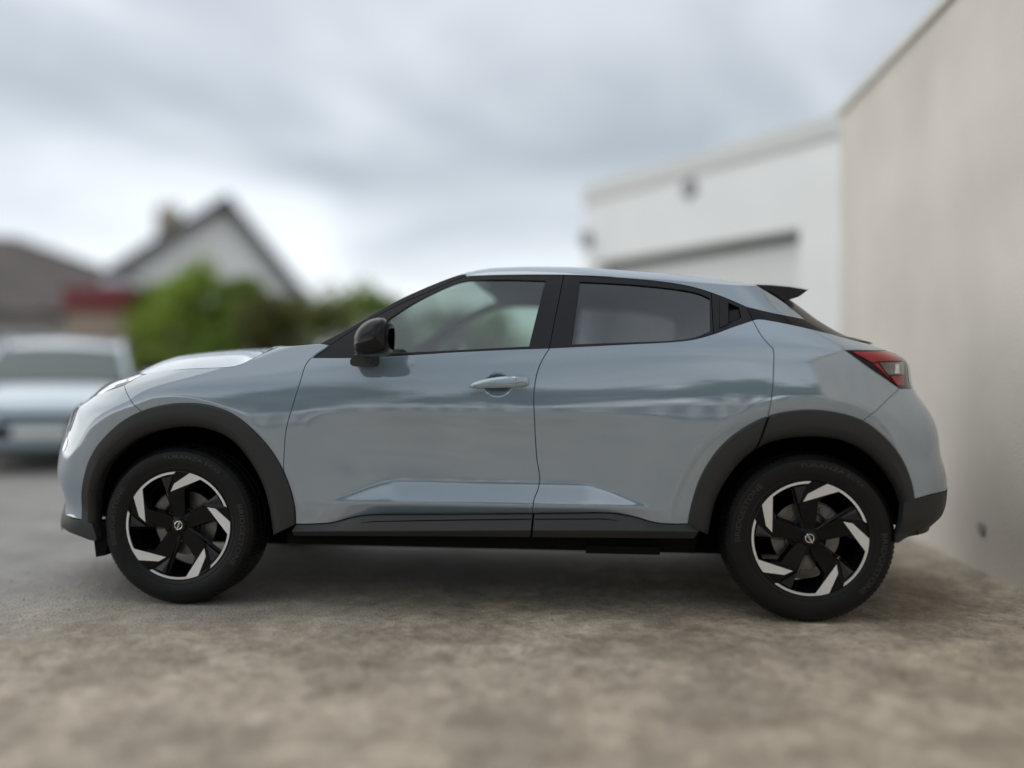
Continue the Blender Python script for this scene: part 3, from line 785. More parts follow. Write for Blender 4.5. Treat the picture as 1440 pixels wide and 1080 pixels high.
# ---- door handle
hp = [(660, 542.5), (668, 537.5), (684, 533), (705, 529.8), (724, 529), (739, 529.6), (743, 532.5), (743, 539.5), (738.5, 543), (719, 544.6), (690, 545.2), (668, 545)]
hq2 = joinc(S(*hp[:6], fn=YbN), S(*hp[5:9], fn=YbN), S(*hp[8:], hp[0], fn=YbN))
hc = np.mean(np.array(hq2), axis=0)
def handle_fn(x, z):
    d = edge_dist(np.stack([np.atleast_1d(x), np.atleast_1d(z)], 1), hq2)
    return YbN(x, z) + 0.010 + 0.012 * np.sqrt(np.clip(1 - (1 - np.clip(d / 0.018, 0, 1)) ** 2, 0, 1))
for o_ in side_panel('front_door_handle', hq2, handle_fn, M_PAINT, car, gap=0.0006, grid=0.005, flange=0.018): pass
han = [o_ for o_ in car.children if o_.name.startswith('front_door_handle')]
kx = on_plane(732.5, 535, -0.885)
for k, s in enumerate((1, -1)):
    lathe_o = lathe('key_cap', [(0.0001, -0.0035), (0.004, -0.003), (0.0045, 0)], M_CHROME, han[k], seg=16)
    lathe_o.location = (kx[0], -s * (float(handle_fn(kx[0], kx[1])[0]) + 0.001), kx[1]); lathe_o.rotation_euler = (0, 0, 0 if s > 0 else math.pi)
    bm = bmesh.new(); qx = [on_plane(725.5, yy, -0.885) for yy in (529.5, 533, 540, 544)]
    tube(bm, [(p[0], -s * (float(handle_fn(p[0], p[1])[0]) + 0.0002), p[1]) for p in qx], 0.0012, 6)
    bm_obj('handle_gap', bm, M_DARK, han[k])

# ---- door mirror
mir_px = [(498, 476), (502.5, 465), (514, 453.5), (527.5, 447.8), (540, 448), (545.5, 453), (547.5, 466), (547.5, 480), (547, 492), (540, 498), (527, 501), (509, 501), (500, 496), (497.5, 486)]
Y_M = -0.985
mp = [on_plane(a, b, Y_M) for a, b in catmull(mir_px + [mir_px[0]], 4)][:-1]
mc = np.mean(np.array(mp), axis=0)
def mirror_parts(s):
    root_y = 0.0
    ys = np.linspace(-1, 1, 25); k = len(mp)
    V, Fc = [], []
    for t in ys:
        sc = (1 - abs(t) ** 3.6) ** (1 / 2.8) if abs(t) < 1 else 0.0
        sc = max(sc, 0.02)
        for (x, z) in mp:
            V.append((mc[0] + 0.011 + 0.02 * (1 - sc) + (x - mc[0]) * sc, s * (Y_M + 0.105 * t), mc[1] - 0.002 + (z - mc[1]) * sc))
    for j in range(len(ys) - 1):
        for i in range(k):
            f = (j * k + i, j * k + (i + 1) % k, (j + 1) * k + (i + 1) % k, (j + 1) * k + i)
            Fc.append(f if s < 0 else f[::-1])
    o = meshobj('door_mirror', V, Fc, mat('mirror_gloss_black', (0.004, 0.004, 0.005), rough=0.05, spec=0.33), car, autosmooth=80)
    foot = [on_plane(a, b, -0.90) for a, b in catmull([(502, 498), (496.5, 505), (495.5, 511.5), (499, 515), (512, 515.8), (523, 515.4), (527.5, 511.5), (528.5, 502), (527, 497)], 4)]
    bm = bmesh.new()
    fs = []
    for yy, kk in ((-0.80, 0.95), (-0.90, 1.0), (-0.94, 0.97), (-0.96, 0.86)):
        fc = np.mean(np.array(foot), axis=0)
        fs.append([bm.verts.new((fc[0] + (x - fc[0]) * kk, -s * yy * -1 if False else s * yy, fc[1] + 0.0 + (z - fc[1]) * kk)) for x, z in foot])
    for a, b in zip(fs[:-1], fs[1:]):
        for i in range(len(foot)): bm.faces.new((a[i], a[(i + 1) % len(foot)], b[(i + 1) % len(foot)], b[i]))
    bm.faces.new(fs[-1])
    bm_obj('mirror_foot', bm, M_CLAD, o, smooth=True, deg=40)
    st = [(500.5, 478), (510, 475.5), (525, 473.8), (540, 473)]
    bm = bmesh.new()
    tube(bm, [(on_plane(a, b, -1.06)[0], s * (-1.0655 - 0.012 * (i in (1, 2))), on_plane(a, b, -1.06)[1]) for i, (a, b) in enumerate(catmull(st, 50))], 0.0035, 8)
    bm_obj('indicator_strip', bm, M_HEAD, o, smooth=True)
    gx = max(p[0] for p in mp) + 0.013
    bm = bmesh.new(); vs = [bm.verts.new((gx - 0.30 * 0.055 * math.cos(a), s * (Y_M + 0.02 + 0.055 * math.cos(a)), mc[1] + 0.045 * math.sin(a))) for a in [2 * math.pi * i / 24 for i in range(24)]]
    bm.faces.new(vs); bm_obj('mirror_glass', bm, M_CHROME, o)
mirror_parts(1); mirror_parts(-1)

# ---- dark inner structure
def arc_pts(cx, r, a0, a1, n=14): return [(cx + r * math.cos(rad(a)), WZ + r * math.sin(rad(a))) for a in np.linspace(a0, a1, n)]
inner = [(-1.84, 0.42)] + arc_pts(-WX, 0.445, 172, 8) + arc_pts(WX, 0.445, 172, 8) + [(1.80, 0.44), (1.84, 0.70), (1.72, 0.98), (1.45, 1.08), (1.10, 1.14), (0.6, 1.06), (-0.1, 1.02), (-0.80, 0.99), (-1.10, 0.98), (-1.48, 0.93), (-1.80, 0.78)]
side_panel('inner_body', inner, lambda x, z: Yb(x, z, False), M_DARK, car, off=-0.034, grid=0.06, flange=0)
for sx in (-WX, WX):
    for s in (1, -1):
        o = lathe('wheel_well', [(0.432, -0.775), (0.432, -0.40), (0.12, -0.40)], M_DARK, car, seg=40, arc=(rad(-87), rad(88)))
        o.location = (sx, 0, WZ); o.rotation_euler = (0, 0, 0 if s > 0 else math.pi)
box('underbody', -1.75, 1.70, -0.40, 0.40, 0.195, 0.44, M_DARK, car)
box('underbody', -0.84, 0.84, -0.80, 0.80, 0.276, 0.40, M_DARK, car)
box('underbody_tray', 0.42, 0.72, -0.83, -0.42, 0.268, 0.30, M_DARK, car)
box('underbody', -1.95, -1.76, -0.55, 0.55, 0.33, 0.45, M_DARK, car)
box('underbody', 1.71, 1.90, -0.55, 0.55, 0.38, 0.60, M_DARK, car)
for sx, w in ((-WX, 0.02), (WX, 0.02)):
    bm = bmesh.new(); tube(bm, [(sx, -0.66, WZ), (sx, 0.66, WZ)], 0.035, 10); bm_obj('axle', bm, M_DARK, car)
mf = [on_plane(a, b, -0.76) for a, b in ((133, 733), (138.5, 782), (151, 780), (164, 733))]
prism('mud_flap', mf, -0.78, -0.58, M_DARK, car); prism('mud_flap', mf, 0.58, 0.78, M_DARK, car)
mf = [on_plane(a, b, -0.76) for a, b in ((962, 755), (963, 775), (975, 776), (980, 752))]
prism('mud_flap', mf, -0.78, -0.62, M_DARK, car); prism('mud_flap', mf, 0.62, 0.78, M_DARK, car)

# ---- interior
box('cabin_floor', -0.84, 0.84, -0.74, 0.74, 0.41, 0.46, M_INT, car)
prism('dashboard', [(-0.98, 0.62), (-0.98, 1.02), (-0.62, 1.06), (-0.46, 1.00), (-0.50, 0.62)], -0.72, 0.72, M_INT, car, bevel=0.02)
def seat(cx, cy, w, name='front_seat', hr=(0,)):
    bm = bmesh.new(); box_bm(bm, cx - 0.28, cx + 0.26, cy - w / 2, cy + w / 2, 0.52, 0.70, 0.05, 3)
    o = bm_obj(name, bm, M_INT, car, smooth=True, deg=50)
    mx = Matrix.Translation((cx + 0.24, cy, 0.66)) @ Matrix.Rotation(rad(16), 4, 'Y')
    bm = bmesh.new(); box_bm(bm, -0.07, 0.07, -w / 2 + 0.02, w / 2 - 0.02, 0.0, 0.56, 0.05, 3, mx)
    bm_obj('seat_back', bm, M_INT, o, smooth=True, deg=50)
    for h_ in hr:
        bm = bmesh.new(); box_bm(bm, -0.05, 0.05, h_ - 0.12, h_ + 0.12, 0.58, 0.76, 0.04, 3, mx)
        bm_obj('headrest', bm, M_INT, o, smooth=True, deg=50)
seat(-0.10, -0.36, 0.50); seat(-0.10, 0.36, 0.50); seat(0.60, 0.0, 1.24, 'rear_seat', (-0.40, 0.40))
bm = bmesh.new()
mx = Matrix.Translation((-0.42, 0.36, 0.98)) @ Matrix.Rotation(rad(-65), 4, 'Y')
tube(bm, [mx @ Vector((0.18 * math.cos(t), 0.18 * math.sin(t), 0)) for t in np.linspace(0, 2 * math.pi, 33)[:-1]], 0.015, 8, closed=True)
tube(bm, [mx @ Vector((0, -0.17, 0)), mx @ Vector((0, 0.17, 0))], 0.018, 8); tube(bm, [mx @ Vector((0, 0, 0)), mx @ Vector((0, 0, -0.18))], 0.03, 8)
bm_obj('steering_wheel', bm, M_INT, car, smooth=True)
hl = [(q[0] + 0.02, q[1] - 0.05, q[2] - 0.012) for q in roof_c[2:-2]]
loft('headliner', hl, M_INTL, car, bx=0.0, bz=[h * 0.8 for h in roof_h[2:-2]], nz=5.0, flip=True)
prism('luggage_cover', [(1.12, 0.98), (1.12, 1.01), (1.60, 1.01), (1.60, 0.98)], -0.60, 0.60, M_INT, car)

# ---- wheels
RR = 0.2325
def pol(a, r): return (RR * r * math.sin(rad(a)), RR * r * math.cos(rad(a)))
def text_mesh(txt, size, depth=0.0):
    cu = bpy.data.curves.new('t', 'FONT'); cu.body = txt; cu.size = size; cu.extrude = depth; cu.resolution_u = 3
    ob = bpy.data.objects.new('t', cu); COL.objects.link(ob)
    dg = bpy.context.evaluated_depsgraph_get(); me = bpy.data.meshes.new_from_object(ob.evaluated_get(dg))
    V = [v.co.copy() for v in me.vertices]; Fc = [tuple(p.vertices) for p in me.polygons]
    COL.objects.unlink(ob); bpy.data.objects.remove(ob); bpy.data.meshes.remove(me)
    return V, Fc
TYRE = [(0.229, 0.008), (0.2335, -0.003), (0.240, -0.0065), (0.250, -0.0100), (0.252, -0.0085), (0.262, -0.0125), (0.285, -0.0150), (0.305, -0.0140), (0.316, -0.0105), (0.318, -0.0075), (0.326, -0.0020), (0.333, 0.0060), (0.3385, 0.0160), (0.3425, 0.0300), (0.3430, 0.0500), (0.3380, 0.0510), (0.3380, 0.0570), (0.3430, 0.0580), (0.3430, 0.0980), (0.3380, 0.0990), (0.3380, 0.1060), (0.3430, 0.1070), (0.3430, 0.1700), (0.336, 0.1900), (0.31, 0.2080), (0.26, 0.2080), (0.229, 0.19)]
def tyre_mod(i, j, r):
    if 11 <= j <= 13 and i % 4 == 0: return r - 0.0035
    if j in (14, 17, 18, 21, 22) and i % 4 == 0: return r - 0.004
    return r
def bend(V, r0, a0, flip=False):
    out = []
    for v in V:
        a = rad(a0) + v.x / r0
        r = r0 + v.y
        # rest on the bulged side wall
        y = np.interp(r, [0.250, 0.262, 0.285, 0.305, 0.316, 0.326], [-0.0100, -0.0125, -0.0150, -0.0140, -0.0105, -0.0020])
        out.append((r * math.sin(a), float(y) - 0.0012, r * math.cos(a)))
    return out
def make_wheel(rear):
    w = empty('rear_wheel' if rear else 'front_wheel', parent=car)
    lathe('tyre', TYRE, M_RUBBER, w, seg=400, deg=32, mod=tyre_mod)
    lathe('rim', [(0.2315, 0.012), (0.2315, -0.0045), (0.2295, -0.0060), (0.2225, -0.0050), (0.2205, 0.000), (0.217, 0.012), (0.208, 0.030), (0.198, 0.060), (0.196, 0.150), (0.205, 0.185), (0.228, 0.19)], M_RIMBLK, w, seg=120, deg=28)
    rot = 4 if rear else 0
    # one spoke, then five turned copies sharing its mesh
    hubd, edge = 0.012, -0.0035
    fy = lambda r: hubd + (edge - hubd) * min(1, max(0, (r - 0.2) / 0.72))
    P = [(-26, 0.20), (-22.0, 0.587), (-13.9, 0.64), (22.6, 0.943), (9.5, 0.62), (22, 0.24)]
    face = [(-34, 0.17), (-22, 0.585), (-13.9, 0.635), (-6.6, 0.765), (12.8, 0.985), (22.6, 0.940), (8.5, 0.66), (24, 0.25), (20, 0.16)]
    bm = bmesh.new()
    top = [bm.verts.new((pol(a, r)[0], fy(r), pol(a, r)[1])) for a, r in face]
    fp = [pol(a, r) for a, r in face]; sg = 1 if area(fp) > 0 else -1
    wide = shrink(fp, -0.0085); wide = wide if sg > 0 else wide[::-1]
    bot = [bm.verts.new((q[0], fy(r) + 0.030, q[1])) for q, (a, r) in zip(wide, face)]
    ridge = bm.verts.new((pol(2, 0.62)[0], fy(0.62) - 0.0008, pol(2, 0.62)[1]))
    n = len(top)
    for i in range(n):
        bm.faces.new((top[i], top[(i + 1) % n], ridge)); bm.faces.new((top[i], bot[i], bot[(i + 1) % n], top[(i + 1) % n]))
    fac = [(-22, 0.585, 0.004), (-21.5, 0.955, 0.012), (-3.0, 0.965, 0.002), (12.8, 0.985, -0.0015), (-6.6, 0.765, 0.001), (-13.9, 0.635, 0.002)]
    fv = [bm.verts.new((pol(a, r)[0], fy(r) + d, pol(a, r)[1])) for a, r, d in fac]
    bm.faces.new((fv[0], fv[1], fv[2])); bm.faces.new((fv[0], fv[2], fv[5])); bm.faces.new((fv[5], fv[2], fv[4])); bm.faces.new((fv[4], fv[2], fv[3]))
    bl = [bm.verts.new((pol(a, r)[0], fy(r) + 0.03, pol(a, r)[1])) for a, r, d in fac[:2]]
    bm.faces.new((fv[0], bl[0], bl[1], fv[1]))
    sp0 = bm_obj('spoke', bm, M_RIMBLK, w)
    sp0.rotation_euler = (0, rad(rot), 0)
    bm = bmesh.new()                                   # chamfer on the spoke's leading edge, sky highlight painted in as lighter grey
    e0, e1 = (-33.6, 0.18), (-23.4, 0.91); qs = []
    for t in np.linspace(0, 1, 6):
        a0_, b0_ = pol(*e0), pol(*e1); px_, pz_ = a0_[0] + (b0_[0] - a0_[0]) * t, a0_[1] + (b0_[1] - a0_[1]) * t
        dx_, dz_ = b0_[0] - a0_[0], b0_[1] - a0_[1]; L_ = math.hypot(dx_, dz_); nx_, nz_ = dz_ / L_, -dx_ / L_
        rr_ = math.hypot(px_, pz_) / RR; wd_ = 0.0016 + 0.0035 * (1 - t)
        qs.append((bm.verts.new((px_ - nx_ * wd_, fy(rr_) + 0.006, pz_ - nz_ * wd_)), bm.verts.new((px_ + nx_ * 0.0004, fy(rr_) - 0.0012, pz_ + nz_ * 0.0004)), bm.verts.new((px_ - nx_ * wd_ * 1.6, fy(rr_) + 0.020, pz_ - nz_ * wd_ * 1.6))))
    for A_, B_ in zip(qs[:-1], qs[1:]): bm.faces.new((A_[0], A_[1], B_[1], B_[0])); bm.faces.new((A_[2], A_[0], B_[0], B_[2]))
    se0 = bm_obj('spoke_edge_highlight', bm, M_RIMGLINT, w); se0.rotation_euler = (0, rad(rot), 0)
    bm = bmesh.new()                                   # recessed triangular facet beside the blade
    tri_ = [(-20.5, 0.93, 0.0015), (-7.5, 0.915, 0.0015), (-21.5, 0.62, -0.0005), (-16.5, 0.90, -0.0035)]
    tv = [bm.verts.new((pol(a, r)[0], fy(r) + d - 0.0015, pol(a, r)[1])) for a, r, d in tri_]
    bm.faces.new((tv[0], tv[3], tv[2])); bm.faces.new((tv[3], tv[1], tv[2])); bm.faces.new((tv[0], tv[1], tv[3]))
    sf0 = bm_obj('spoke_facet', bm, M_FACET, w); sf0.rotation_euler = (0, rad(rot), 0)
    # machined blade with its arc of bright rim
    bm = bmesh.new(); blade = [(-13.9, 0.64), (-6.6, 0.77), (12.8, 0.99)]
    arc_o = [(12.8 + (69 - 12.8) * i / 14, 0.992) for i in range(15)]
    arc_i = [(66.5 - (66.5 - 22.6) * i / 12, 0.952 - 0.004 * (i > 11)) for i in range(13)]
    pl = blade[:2] + arc_o + arc_i
    def yy(r): return fy(r) - 0.0025 if r < 0.93 else -0.0075
    a_ = [bm.verts.new((pol(a, r)[0], yy(r), pol(a, r)[1])) for a, r in pl]
    b_ = [bm.verts.new((pol(a, r)[0], yy(r) + 0.006, pol(a, r)[1])) for a, r in pl]
    ff = bm.faces.new(a_); n = len(pl)
    for i in range(n): bm.faces.new((a_[i], b_[i], b_[(i + 1) % n], a_[(i + 1) % n]))
    bmesh.ops.triangulate(bm, faces=[ff])
    sb0 = bm_obj('spoke_blade', bm, M_SILVER, w); sb0.rotation_euler = (0, rad(rot), 0)
    nut0 = lathe('wheel_nut', [(0.0001, -0.004), (0.008, -0.004), (0.0105, 0.0), (0.0105, 0.02)], M_RIMBLK, w, seg=6)
    cup0 = lathe('nut_recess', [(0.012, 0.001), (0.0165, -0.001), (0.018, 0.004), (0.0185, 0.02)], M_RIMBLK, w, seg=20)
    for k in range(5):
        ang = 36 + 72 * k + rot
        for src in (sp0, sb0, se0, sf0):
            if k:
                c_ = src.copy(); link(c_, w); c_.rotation_euler = (0, rad(72 * k + rot), 0)
        for src in (nut0, cup0):
            c_ = src if k == 0 else src.copy()
            if k: link(c_, w)
            x, z = 0.056 * math.sin(rad(ang)), 0.056 * math.cos(rad(ang))
            c_.location = (x, 0.018, z)
    lathe('hub', [(0.030, 0.010), (0.045, 0.016), (0.075, 0.026), (0.078, 0.05), (0.0001, 0.05)], M_RIMBLK, w, seg=48)
    lathe('centre_cap', [(0.0001, -0.001), (0.024, -0.0005), (0.029, 0.001), (0.0305, 0.004), (0.031, 0.014)], M_GLOSS, w, seg=40)
    bm = bmesh.new()
    for a0, a1 in ((20, 160), (200, 340)):
        pts = [(0.0165 * math.cos(rad(a)), -0.0022, 0.0165 * math.sin(rad(a))) for a in np.linspace(a0, a1, 18)]
        tube(bm, pts, 0.0017, 6)
    box_bm(bm, -0.021, 0.021, -0.0030, -0.0012, -0.0034, 0.0034)
    em = bm_obj('emblem', bm, M_CHROME, w, smooth=True, deg=40); em.rotation_euler = (0, rad(-70 + (130 if rear else 0)), 0)
    V, Fc = text_mesh('NISSAN', 0.0068)
    wx = max(v.x for v in V)
    tt = meshobj('emblem_lettering', [((v.x - wx / 2) * 1.25, -0.0034, v.y - 0.0024) for v in V], Fc, M_GLOSS, w, smooth=False); tt.rotation_euler = em.rotation_euler
    lathe('brake_disc', [(0.055, 0.062), (0.085, 0.062), (0.088, 0.070), (0.138, 0.070), (0.138, 0.094)], M_DISC, w, seg=64)
    # caliper: a bevelled block hugging the disc
    bm = bmesh.new()
    a0, a1 = (-75, -20) if not rear else (15, 65)
    V1 = []
    for a in np.linspace(a0, a1, 9):
        V1.append([bm.verts.new((r * math.sin(rad(a)), y, r * math.cos(rad(a)))) for r, y in ((0.098, 0.050), (0.104, 0.042), (0.142, 0.042), (0.152, 0.052), (0.152, 0.11), (0.098, 0.11))])
    for A_, B_ in zip(V1[:-1], V1[1:]):
        for i in range(6): bm.faces.new((A_[i], A_[(i + 1) % 6], B_[(i + 1) % 6], B_[i]))
    bm.faces.new(V1[0]); bm.faces.new(V1[-1])
    for a in (a0 + 14, a1 - 14):
        tube(bm, [(0.122 * math.sin(rad(a)), 0.043, 0.122 * math.cos(rad(a))), (0.122 * math.sin(rad(a)), 0.034, 0.122 * math.cos(rad(a)))], 0.013, 12)
    bm_obj('brake_caliper', bm, M_CALIP, w, smooth=True, deg=35)
    off = 14 if rear else 0
    for txt, r0, a0, size, span in (('BRIDGESTONE', 0.278, -108 + off, 0.030, 52), ('BRIDGESTONE', 0.278, 70 + off, 0.030, 54), ('TURANZA ECO', 0.288, -13 + off * 0.3, 0.022, 52)):
        V, Fc = text_mesh(txt, size, 0.0)
        wx = max(v.x for v in V); kx_ = rad(span) * r0 / wx
        for v in V: v.x *= kx_
        meshobj('tyre_lettering', bend(V, r0, a0), Fc, M_LETTER, w, smooth=False)
    return w
def copy_tree(o, parent):
    c_ = o.copy(); link(c_, parent)
    for ch in list(o.children): copy_tree(ch, c_)
    return c_
for sx, rear in ((-WX, False), (WX, True)):
    w = make_wheel(rear); w.location = (sx, -0.80, WZ)
    w2 = copy_tree(w, car); w2.location = (sx, 0.80, WZ); w2.rotation_euler = (0, 0, math.pi)
# ================================================================== ground
def ground_mat():
    m = bpy.data.materials.new('worn_yard_surface'); m.use_nodes = True
    n, l = nodes_of(m); b = n['Principled BSDF']
    g = n.new('ShaderNodeNewGeometry'); sp_ = n.new('ShaderNodeSeparateXYZ'); l.new(g.outputs['Position'], sp_.inputs[0])
    def noise(scale, detail=4, rough=0.55, dist=0.0):
        q = n.new('ShaderNodeTexNoise'); q.inputs['Scale'].default_value = scale; q.inputs['Detail'].default_value = detail
        q.inputs['Roughness'].default_value = rough; q.inputs['Distortion'].default_value = dist
        l.new(g.outputs['Position'], q.inputs['Vector']); return q.outputs['Fac']
    def ramp(fac, p0, c0, p1, c1):
        r = n.new('ShaderNodeValToRGB'); r.color_ramp.elements[0].position = p0; r.color_ramp.elements[1].position = p1
        r.color_ramp.elements[0].color = (*c0, 1); r.color_ramp.elements[1].color = (*c1, 1); l.new(fac, r.inputs['Fac']); return r.outputs[0]
    def math_(op, a, b_, clamp=False):
        q = n.new('ShaderNodeMath'); q.operation = op; q.use_clamp = clamp
        for i, v in enumerate((a, b_)):
            if isinstance(v, (int, float)): q.inputs[i].default_value = v
            else: l.new(v, q.inputs[i])
        return q.outputs[0]
    def mix(f, a, b_, mode='MIX'):
        q = n.new('ShaderNodeMixRGB'); q.blend_type = mode
        if isinstance(f, (int, float)): q.inputs[0].default_value = f
        else: l.new(f, q.inputs[0])
        l.new(a, q.inputs[1]); l.new(b_, q.inputs[2]); return q.outputs[0]
    asph = ramp(noise(2.2, 6), 0.35, (0.250, 0.238, 0.222), 0.68, (0.360, 0.342, 0.315))
    grav = ramp(noise(8.0, 7, 0.66, 0.5), 0.33, (0.33, 0.282, 0.224), 0.68, (0.56, 0.50, 0.412))
    patch = ramp(noise(2.4, 4, 0.5, 0.8), 0.42, (0.78, 0.76, 0.74), 0.62, (1.10, 1.08, 1.06))
    grav = mix(1.0, grav, patch, 'MULTIPLY')
    grain = ramp(noise(150, 2), 0.3, (0.72, 0.72, 0.72), 0.7, (1.25, 1.25, 1.25))
    # worn grit towards the camera, smoother asphalt further off and to the left
    f = math_('ADD', math_('MULTIPLY', sp_.outputs['Y'], -0.55), math_('MULTIPLY', sp_.outputs['X'], 0.22))
    f = math_('ADD', math_('ADD', f, 2.85), math_('MULTIPLY', math_('SUBTRACT', noise(1.3, 5), 0.5), 1.6))
    sm = n.new('ShaderNodeMapRange'); sm.interpolation_type = 'SMOOTHSTEP'; sm.inputs['From Min'].default_value = 0.0; sm.inputs['From Max'].default_value = 1.0
    l.new(f, sm.inputs['Value'])
    vo = n.new('ShaderNodeTexVoronoi'); vo.inputs['Scale'].default_value = 38.0; l.new(g.outputs['Position'], vo.inputs['Vector'])
    bw = n.new('ShaderNodeRGBToBW'); l.new(vo.outputs['Color'], bw.inputs[0])
    peb = ramp(bw.outputs[0], 0.1, (0.80, 0.79, 0.77), 0.9, (1.22, 1.20, 1.17))
    c = mix(sm.outputs[0], asph, mix(0.85, grav, peb, 'MULTIPLY')); c = mix(0.8, c, grain, 'MULTIPLY')
    l.new(c, b.inputs['Base Color']); b.inputs['Roughness'].default_value = 0.82; b.inputs['Specular IOR Level'].default_value = 0.3
    bp = n.new('ShaderNodeBump'); bp.inputs['Strength'].default_value = 0.7; bp.inputs['Distance'].default_value = 0.012
    hh = math_('ADD', noise(90, 3), math_('MULTIPLY', noise(14, 3), 1.6)); l.new(hh, bp.inputs['Height']); l.new(bp.outputs[0], b.inputs['Normal'])
    return m
gv = []; gf = []
xs_ = [-400, -60, -20, -8, -3, 0, 3, 8, 20, 60, 400]
for y_ in (-400, -60, -20, -6, 0, 2, 4, 8, 20, 60, 400):
    for x_ in xs_: gv.append((x_, y_, 0.0))
for j in range(10):
    for i in range(10): gf.append((j * 11 + i, j * 11 + i + 1, (j + 1) * 11 + i + 1, (j + 1) * 11 + i))
gr = meshobj('ground', gv, gf, ground_mat(), smooth=False); gr['kind'] = 'structure'; gr['label'] = 'worn grey and brown grit yard surface'
# loose grit lying on the yard
rng = np.random.default_rng(3)
V, Fc = [], []
base = [(0, 0, 0.6), (1, 0, 0), (0, 1, 0), (-1, 0, 0), (0, -1, 0), (0, 0, -0.4)]
tri = [(0, 1, 2), (0, 2, 3), (0, 3, 4), (0, 4, 1), (5, 2, 1), (5, 3, 2), (5, 4, 3), (5, 1, 4)]
for _ in range(2600):
    y_ = rng.uniform(1.6, 4.4); x_ = rng.uniform(-0.75, 0.75) * y_
    r = 0.0025 + 0.006 * rng.random() ** 3; a = rng.random() * 6.28; b0 = len(V)
    for p in base:
        k = r * (0.7 + 0.6 * rng.random())
        V.append((x_ + k * (p[0] * math.cos(a) - p[1] * math.sin(a)), y_ + k * (p[0] * math.sin(a) + p[1] * math.cos(a)), max(-0.001, k * p[2] * 0.8 + 0.001)))
    Fc += [tuple(b0 + i for i in t) for t in tri]
gt = meshobj('grit', V, Fc, mat('loose_grit', (0.26, 0.235, 0.20), 0.85, var=0.5, vscale=9), smooth=False); gt['kind'] = 'stuff'; gt['label'] = 'small loose stones scattered over the yard'; gt['category'] = 'gravel'

# ================================================================== beige rendered building on the right
M_REND = mat('beige_roughcast', (0.66, 0.612, 0.545), 0.92, spec=0.2, var=0.10, vscale=1.1, bump=0.9, bscale=70)
M_COPE = mat('pale_coping', (0.62, 0.60, 0.55), 0.8, var=0.08, vscale=3)
wx_ = lambda y: 2.096 + 0.08 * y
bld = empty('rendered_building', (wx_(6.91), 6.91, 0), math.atan2(-1.0, -0.08) , 'tall beige roughcast building wall close behind the tail of the car', 'building')
# local x runs along the wall towards the camera, local y into the building
HB = 3.20
LW = 8.2
def bbox(name, x0, x1, y0, y1, z0, z1, m, par, bev=0.0): return box(name, x0, x1, y0, y1, z0, z1, m, par, bevel=bev)
bbox('wall', 0, LW, 0, 6, 0, HB - 0.06, M_REND, bld)
bbox('coping', -0.03, LW + 0.03, -0.03, 6.05, HB - 0.06, HB + 0.01, M_COPE, bld, 0.012)
lathe_o = lathe('drain_vent', [(0.0001, -0.012), (0.032, -0.012), (0.038, 0.0)], mat('vent_grey', (0.30, 0.285, 0.265), 0.7), bld, seg=20)
lathe_o.location = (2.48, 0, 0.22)

# ================================================================== white garage
M_WHITE = mat('white_masonry_paint', (0.90, 0.91, 0.89), 0.75, spec=0.3, var=0.035, vscale=1.6, bump=0.2, bscale=120)
M_DOORW = mat('garage_door_white', (0.80, 0.81, 0.79), 0.5, var=0.03)
M_FASC = mat('grey_fascia', (0.68, 0.69, 0.67), 0.6, var=0.05)
M_GREY = mat('lamp_grey', (0.30, 0.30, 0.30), 0.6)
k_ = 7.7 / 7.5
gL, gR = Vector((0.877 * k_, 10.32 * k_)), Vector((2.875 * k_, 7.5 * k_))
gd = (gR - gL).normalized(); g_rz = math.atan2(gd.y, gd.x); gn = Vector((-gd.y, gd.x)); GL = (gR - gL).length
if gn.y < 0: gn = -gn
def on_facade(px, py):
    u, v = unroll(px, py); k = u / F
    t = (k * gL.y - gL.x) / (gd.x - k * gd.y); Y_ = gL.y + gd.y * t
    return t, CAM_H - v / F * Y_
gar = empty('garage', (gL.x, gL.y, 0), g_rz, 'white flat roofed garage with a closed door beyond the car roof', 'garage')
HG = on_facade(1180, 158)[1]; dx1, dz = on_facade(1124, 320); dx0 = on_facade(838, 350)[0]; dz = min(dz, HG - 0.5)
GT = 0.32
box('pier', 0, dx0, 0, GT, 0, HG - 0.22, M_WHITE, gar); box('pier', dx1, GL + 0.25, 0, GT, 0, HG - 0.22, M_WHITE, gar)
box('lintel', dx0, dx1, 0, GT, dz, HG - 0.22, M_WHITE, gar)
box('side_wall', 0, 0.22, GT, 5.5, 0, HG - 0.22, M_WHITE, gar); box('side_wall', GL + 0.03, GL + 0.25, GT, 5.5, 0, HG - 0.22, M_WHITE, gar)
box('back_wall', 0.22, GL + 0.03, 5.3, 5.5, 0, HG - 0.22, M_WHITE, gar)
box('parapet', -0.03, GL + 0.28, -0.03, 5.53, HG - 0.22, HG, M_FASC, gar, bevel=0.01)
nP = 5; ph = (dz - 0.10) / nP
for i in range(nP):
    o = box('door_panel', dx0 + 0.02, dx1 - 0.02, 0.24, 0.28, 0.02 + i * ph, 0.02 + (i + 1) * ph - 0.008, M_DOORW, gar, bevel=0.004)
box('lintel_shade', dx0, dx1, 0.20, 0.31, dz - 0.075, dz - 0.002, mat('lintel_shade_dark', (0.22, 0.22, 0.21), 0.7), gar)  # dark strip painting in the shadow under the lintel
vx, vz = on_facade(970, 265)
lo = lathe('round_vent', [(0.0001, -0.03), (0.085, -0.03), (0.105, -0.02), (0.11, 0.0)], M_GREY, gar, seg=28); lo.location = (vx, 0, vz)
bx0, bz0 = on_facade(824, 338)
box('wall_lamp', max(0.0, bx0) , max(0.0, bx0) + 0.10, -0.10, 0, bz0 - 0.09, bz0 + 0.09, M_GREY, gar, bevel=0.01)

